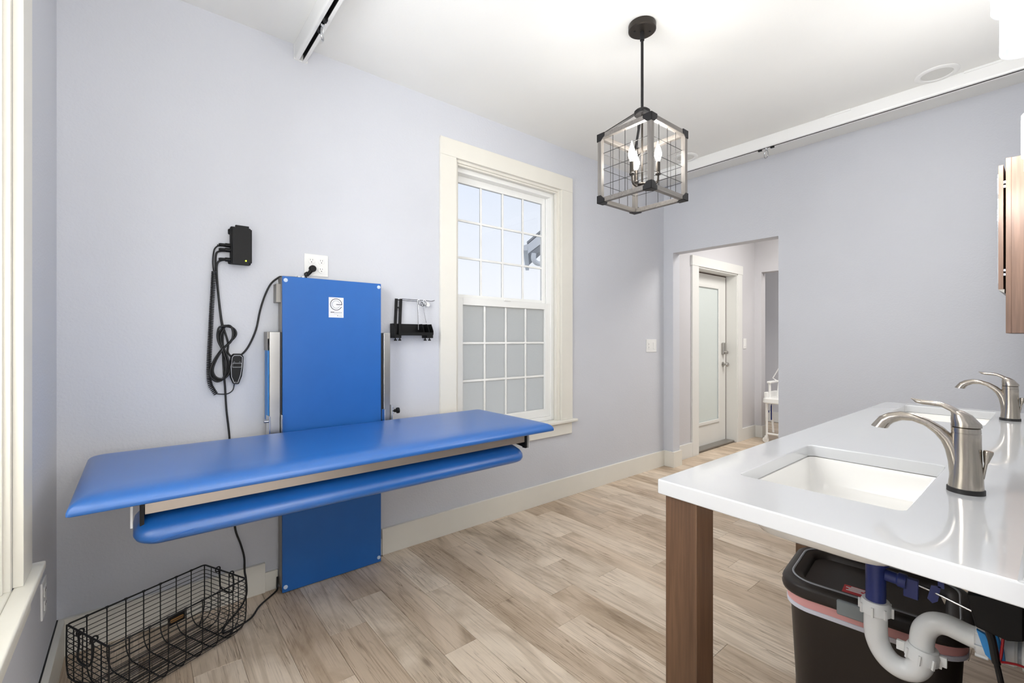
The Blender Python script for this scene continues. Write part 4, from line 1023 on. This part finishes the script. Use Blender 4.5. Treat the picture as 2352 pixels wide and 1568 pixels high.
for k, (a, c) in enumerate(((.010, .040), (.012, .050), (.018, .044), (.008, .048))):
    mb.box(-.036-k*.0075-.0022, -.036-k*.0075+.0022, a, c, .5738, .5741)
obj('sticker_text', mb, 'labelwhite', tcn)

# ------------------------------------------------------------ wall cabinet with open mirror door
cab = root('medicine_cabinet', (3.03, .05, 1.248), 'brown wooden wall cabinet with hinged mirror door at right edge', 'cabinet')
cx0, cx1, cz0, cz1, cyf = 2.83, 3.24, 1.248, 1.988, .1465; yi = .1304
obj('cabinet_side', MB().box(cx0+.003, cx0+.02, WD+.001, yi, cz0+.001, cz1-.001), 'cabwood', cab)
obj('cabinet_side', MB().box(cx1-.018, cx1, WD+.001, yi, cz0, cz1), 'cabwood', cab)
for za, zb_ in ((cz0, cz0+.018), (cz1-.018, cz1), (cz0+.17, cz0+.188)):
    obj('cabinet_shelf', MB().box(cx0+.02, cx1-.018, WD+.001, yi, za, zb_), 'cabwood', cab)
obj('cabinet_back', MB().box(cx0+.02, cx1-.018, WD+.001, WD+.01, cz0+.018, cz1-.018), 'cabwood', cab)
obj('face_frame', MB().box(cx0, cx0+.045, yi, cyf, cz0, cz1).box(cx1-.045, cx1, yi, cyf, cz0, cz1).box(cx0+.045, cx1-.045, yi, cyf, cz1-.045, cz1).box(cx0+.045, cx1-.045, yi, cyf, cz0, cz0+.035), 'cabwood', cab, bevel=.001)
dr = obj('mirror_door', MB().box(cx0+.022, cx1-.02, .1543, .1694, 1.4355, 1.9677), 'cabwood', cab, bevel=.0008)
obj('mirror', MB().box(cx0+.05, cx1-.048, .1694, .1729, 1.465, 1.937), 'mirror', dr)
obj('door_foot', MB().prism([(cx0+.022, .151, 1.420), (cx0+.022, .168, 1.432), (cx0+.022, .168, 1.4355), (cx0+.022, .151, 1.4355)], (cx1-cx0-.042, 0, 0)), 'silver', dr)
for z in (1.508, 1.884):
    pieces('hinge', MB().box(cx0+.023, cx0+.055, cyf, .1543, z-.014, z-.004).box(cx0+.023, cx0+.055, cyf, .1543, z+.004, z+.014), 'chrome', cab)

# ------------------------------------------------------------ vanity lights
vg = 'six seeded glass shades of the vanity lights'
def vanity_bar(x, label):
    r = root('vanity_light', (x, WD, 2.02), label, 'wall lamp')
    obj('wall_plate', MB().box(x-.06, x+.06, WD, WD+.012, 2.02, 2.08), 'nickel', r, bevel=.003)
    obj('bar', MB().tube([(x-.24, .012, 2.055), (x+.24, .012, 2.055)], .007, 10).tube([(x, WD, 2.05), (x, .012, 2.055)], .008, 8), 'nickel', r, smooth=True)
    for s_ in (-.198, 0, .198):
        cxs, cys = x+s_, .044
        sh = obj('glass_shade', MB().lathe([(.012, .150), (.040, .150), (.0425, .146), (.0425, .002), (.0415, 0), (.040, .002), (.040, .146)], (cxs, cys, 1.848), (0, 0, 1), 32, cap=False), 'seeded', r, smooth=True, angle=60)
        obj('shade_cap', MB().lathe([(.018, 0), (.020, .004), (.020, .016), (.010, .020)], (cxs, cys, 1.998), (0, 0, 1), 20).tube([(cxs, cys, 2.015), (cxs, .03, 2.04), (cxs, .012, 2.055)], .006, 8), 'blackiron', r, smooth=True)
        obj('lamp_bulb', MB().lathe([(.008, .06), (.012, .05), (.020, .03), (.020, .012), (.008, 0)], (cxs, cys, 1.915), (0, 0, 1), 16), 'bulb', sh, smooth=True)
    return r
vanity_bar(1.28, 'three-shade seeded glass vanity light over the near sink')
vanity_bar(2.56, 'three-shade seeded glass vanity light over the far sink')

# ------------------------------------------------------------ white bath chair in the hall
sc_ = root('shower_chair', (5.95, 2.0, 0), 'white wheeled shower chair partly hidden behind the doorway in the hall', 'chair')
X5 = 5.9
def leg(y, x, r0=.013): return MB().tube([(x, y, .47), (x, y, .30)], .017, 12).tube([(x, y, .30), (x, y, .07)], r0, 12)
for x, y in ((5.75, 2.215), (5.75, 1.78), (6.12-.0, 2.19), (6.12, 1.78)):
    x = min(x, 5.985) if y > 2.3 else x
    obj('leg', leg(y, x), 'white', sc_, smooth=True)
    fo = obj('caster', MB().lathe([(.012, -.012), (.032, -.010), (.034, 0), (.032, .010), (.012, .012)], (x, y+.012, .034), (1, .2, 0), 20), 'white', sc_, smooth=True)
    obj('caster_fork', MB().box(x-.02, x+.02, y-.012, y+.02, .04, .085), 'white', sc_, bevel=.004)
obj('seat', MB().loft([rrect(5.94, 2.0, .23, .25, .06, .47), rrect(5.94, 2.0, .24, .26, .06, .48), rrect(5.94, 2.0, .235, .255, .06, .525), rrect(5.94, 2.0, .21, .23, .05, .535)]), 'white', sc_, smooth=True)
pieces('seat_side', MB().box(5.74, 6.05, 2.205, 2.245, .52, .60).box(5.74, 6.05, 1.755, 1.795, .52, .60), 'white', sc_, bevel=.012, seg=3)
for y in (2.20, 1.80):
    obj('arm_post', MB().tube([(5.80, y, .52), (5.80, y+.004, .70)], .014, 12), 'white', sc_, smooth=True)
    obj('armrest', MB().box(5.77, 6.02, y-.022, y+.028, .70, .728), 'white', sc_, bevel=.012, seg=3)
    obj('back_strut', MB().tube([(6.03, y, .52), (6.05, y-.03, .93)], .013, 12), 'white', sc_, smooth=True)
obj('back_wing', MB().tube([at(1790, 844, X=5.88), at(1775, 868, X=5.88), at(1788, 876, X=5.88)], .006, 8), 'white', sc_, smooth=True)
obj('backrest', MB().box(6.03, 6.06, 1.80, 2.165, .72, .94), 'white', sc_, bevel=.012, seg=3)
obj('blue_strap', MB().box(5.79, 5.80, 2.175, 2.188, .27, .48).box(5.75, 5.755, 2.19, 2.205, .36, .385), 'bluepipe', sc_, label='navy blue strap')
obj('cross_brace', MB().tube([(5.75, 2.215, .11), (5.75, 1.78, .11)], .011, 10).tube([(5.80, 2.185, .47), (5.82, 2.17, .12)], .012, 10), 'white', sc_, smooth=True)

# prints and slots too small to pick apart stay joined as stuff
for o in bpy.data.objects:
    if o.parent and o.name.split('.')[0] in ('label_print', 'slot', 'sticker_text', 'arrow_print', 'strain_relief'): o['kind'] = 'stuff'
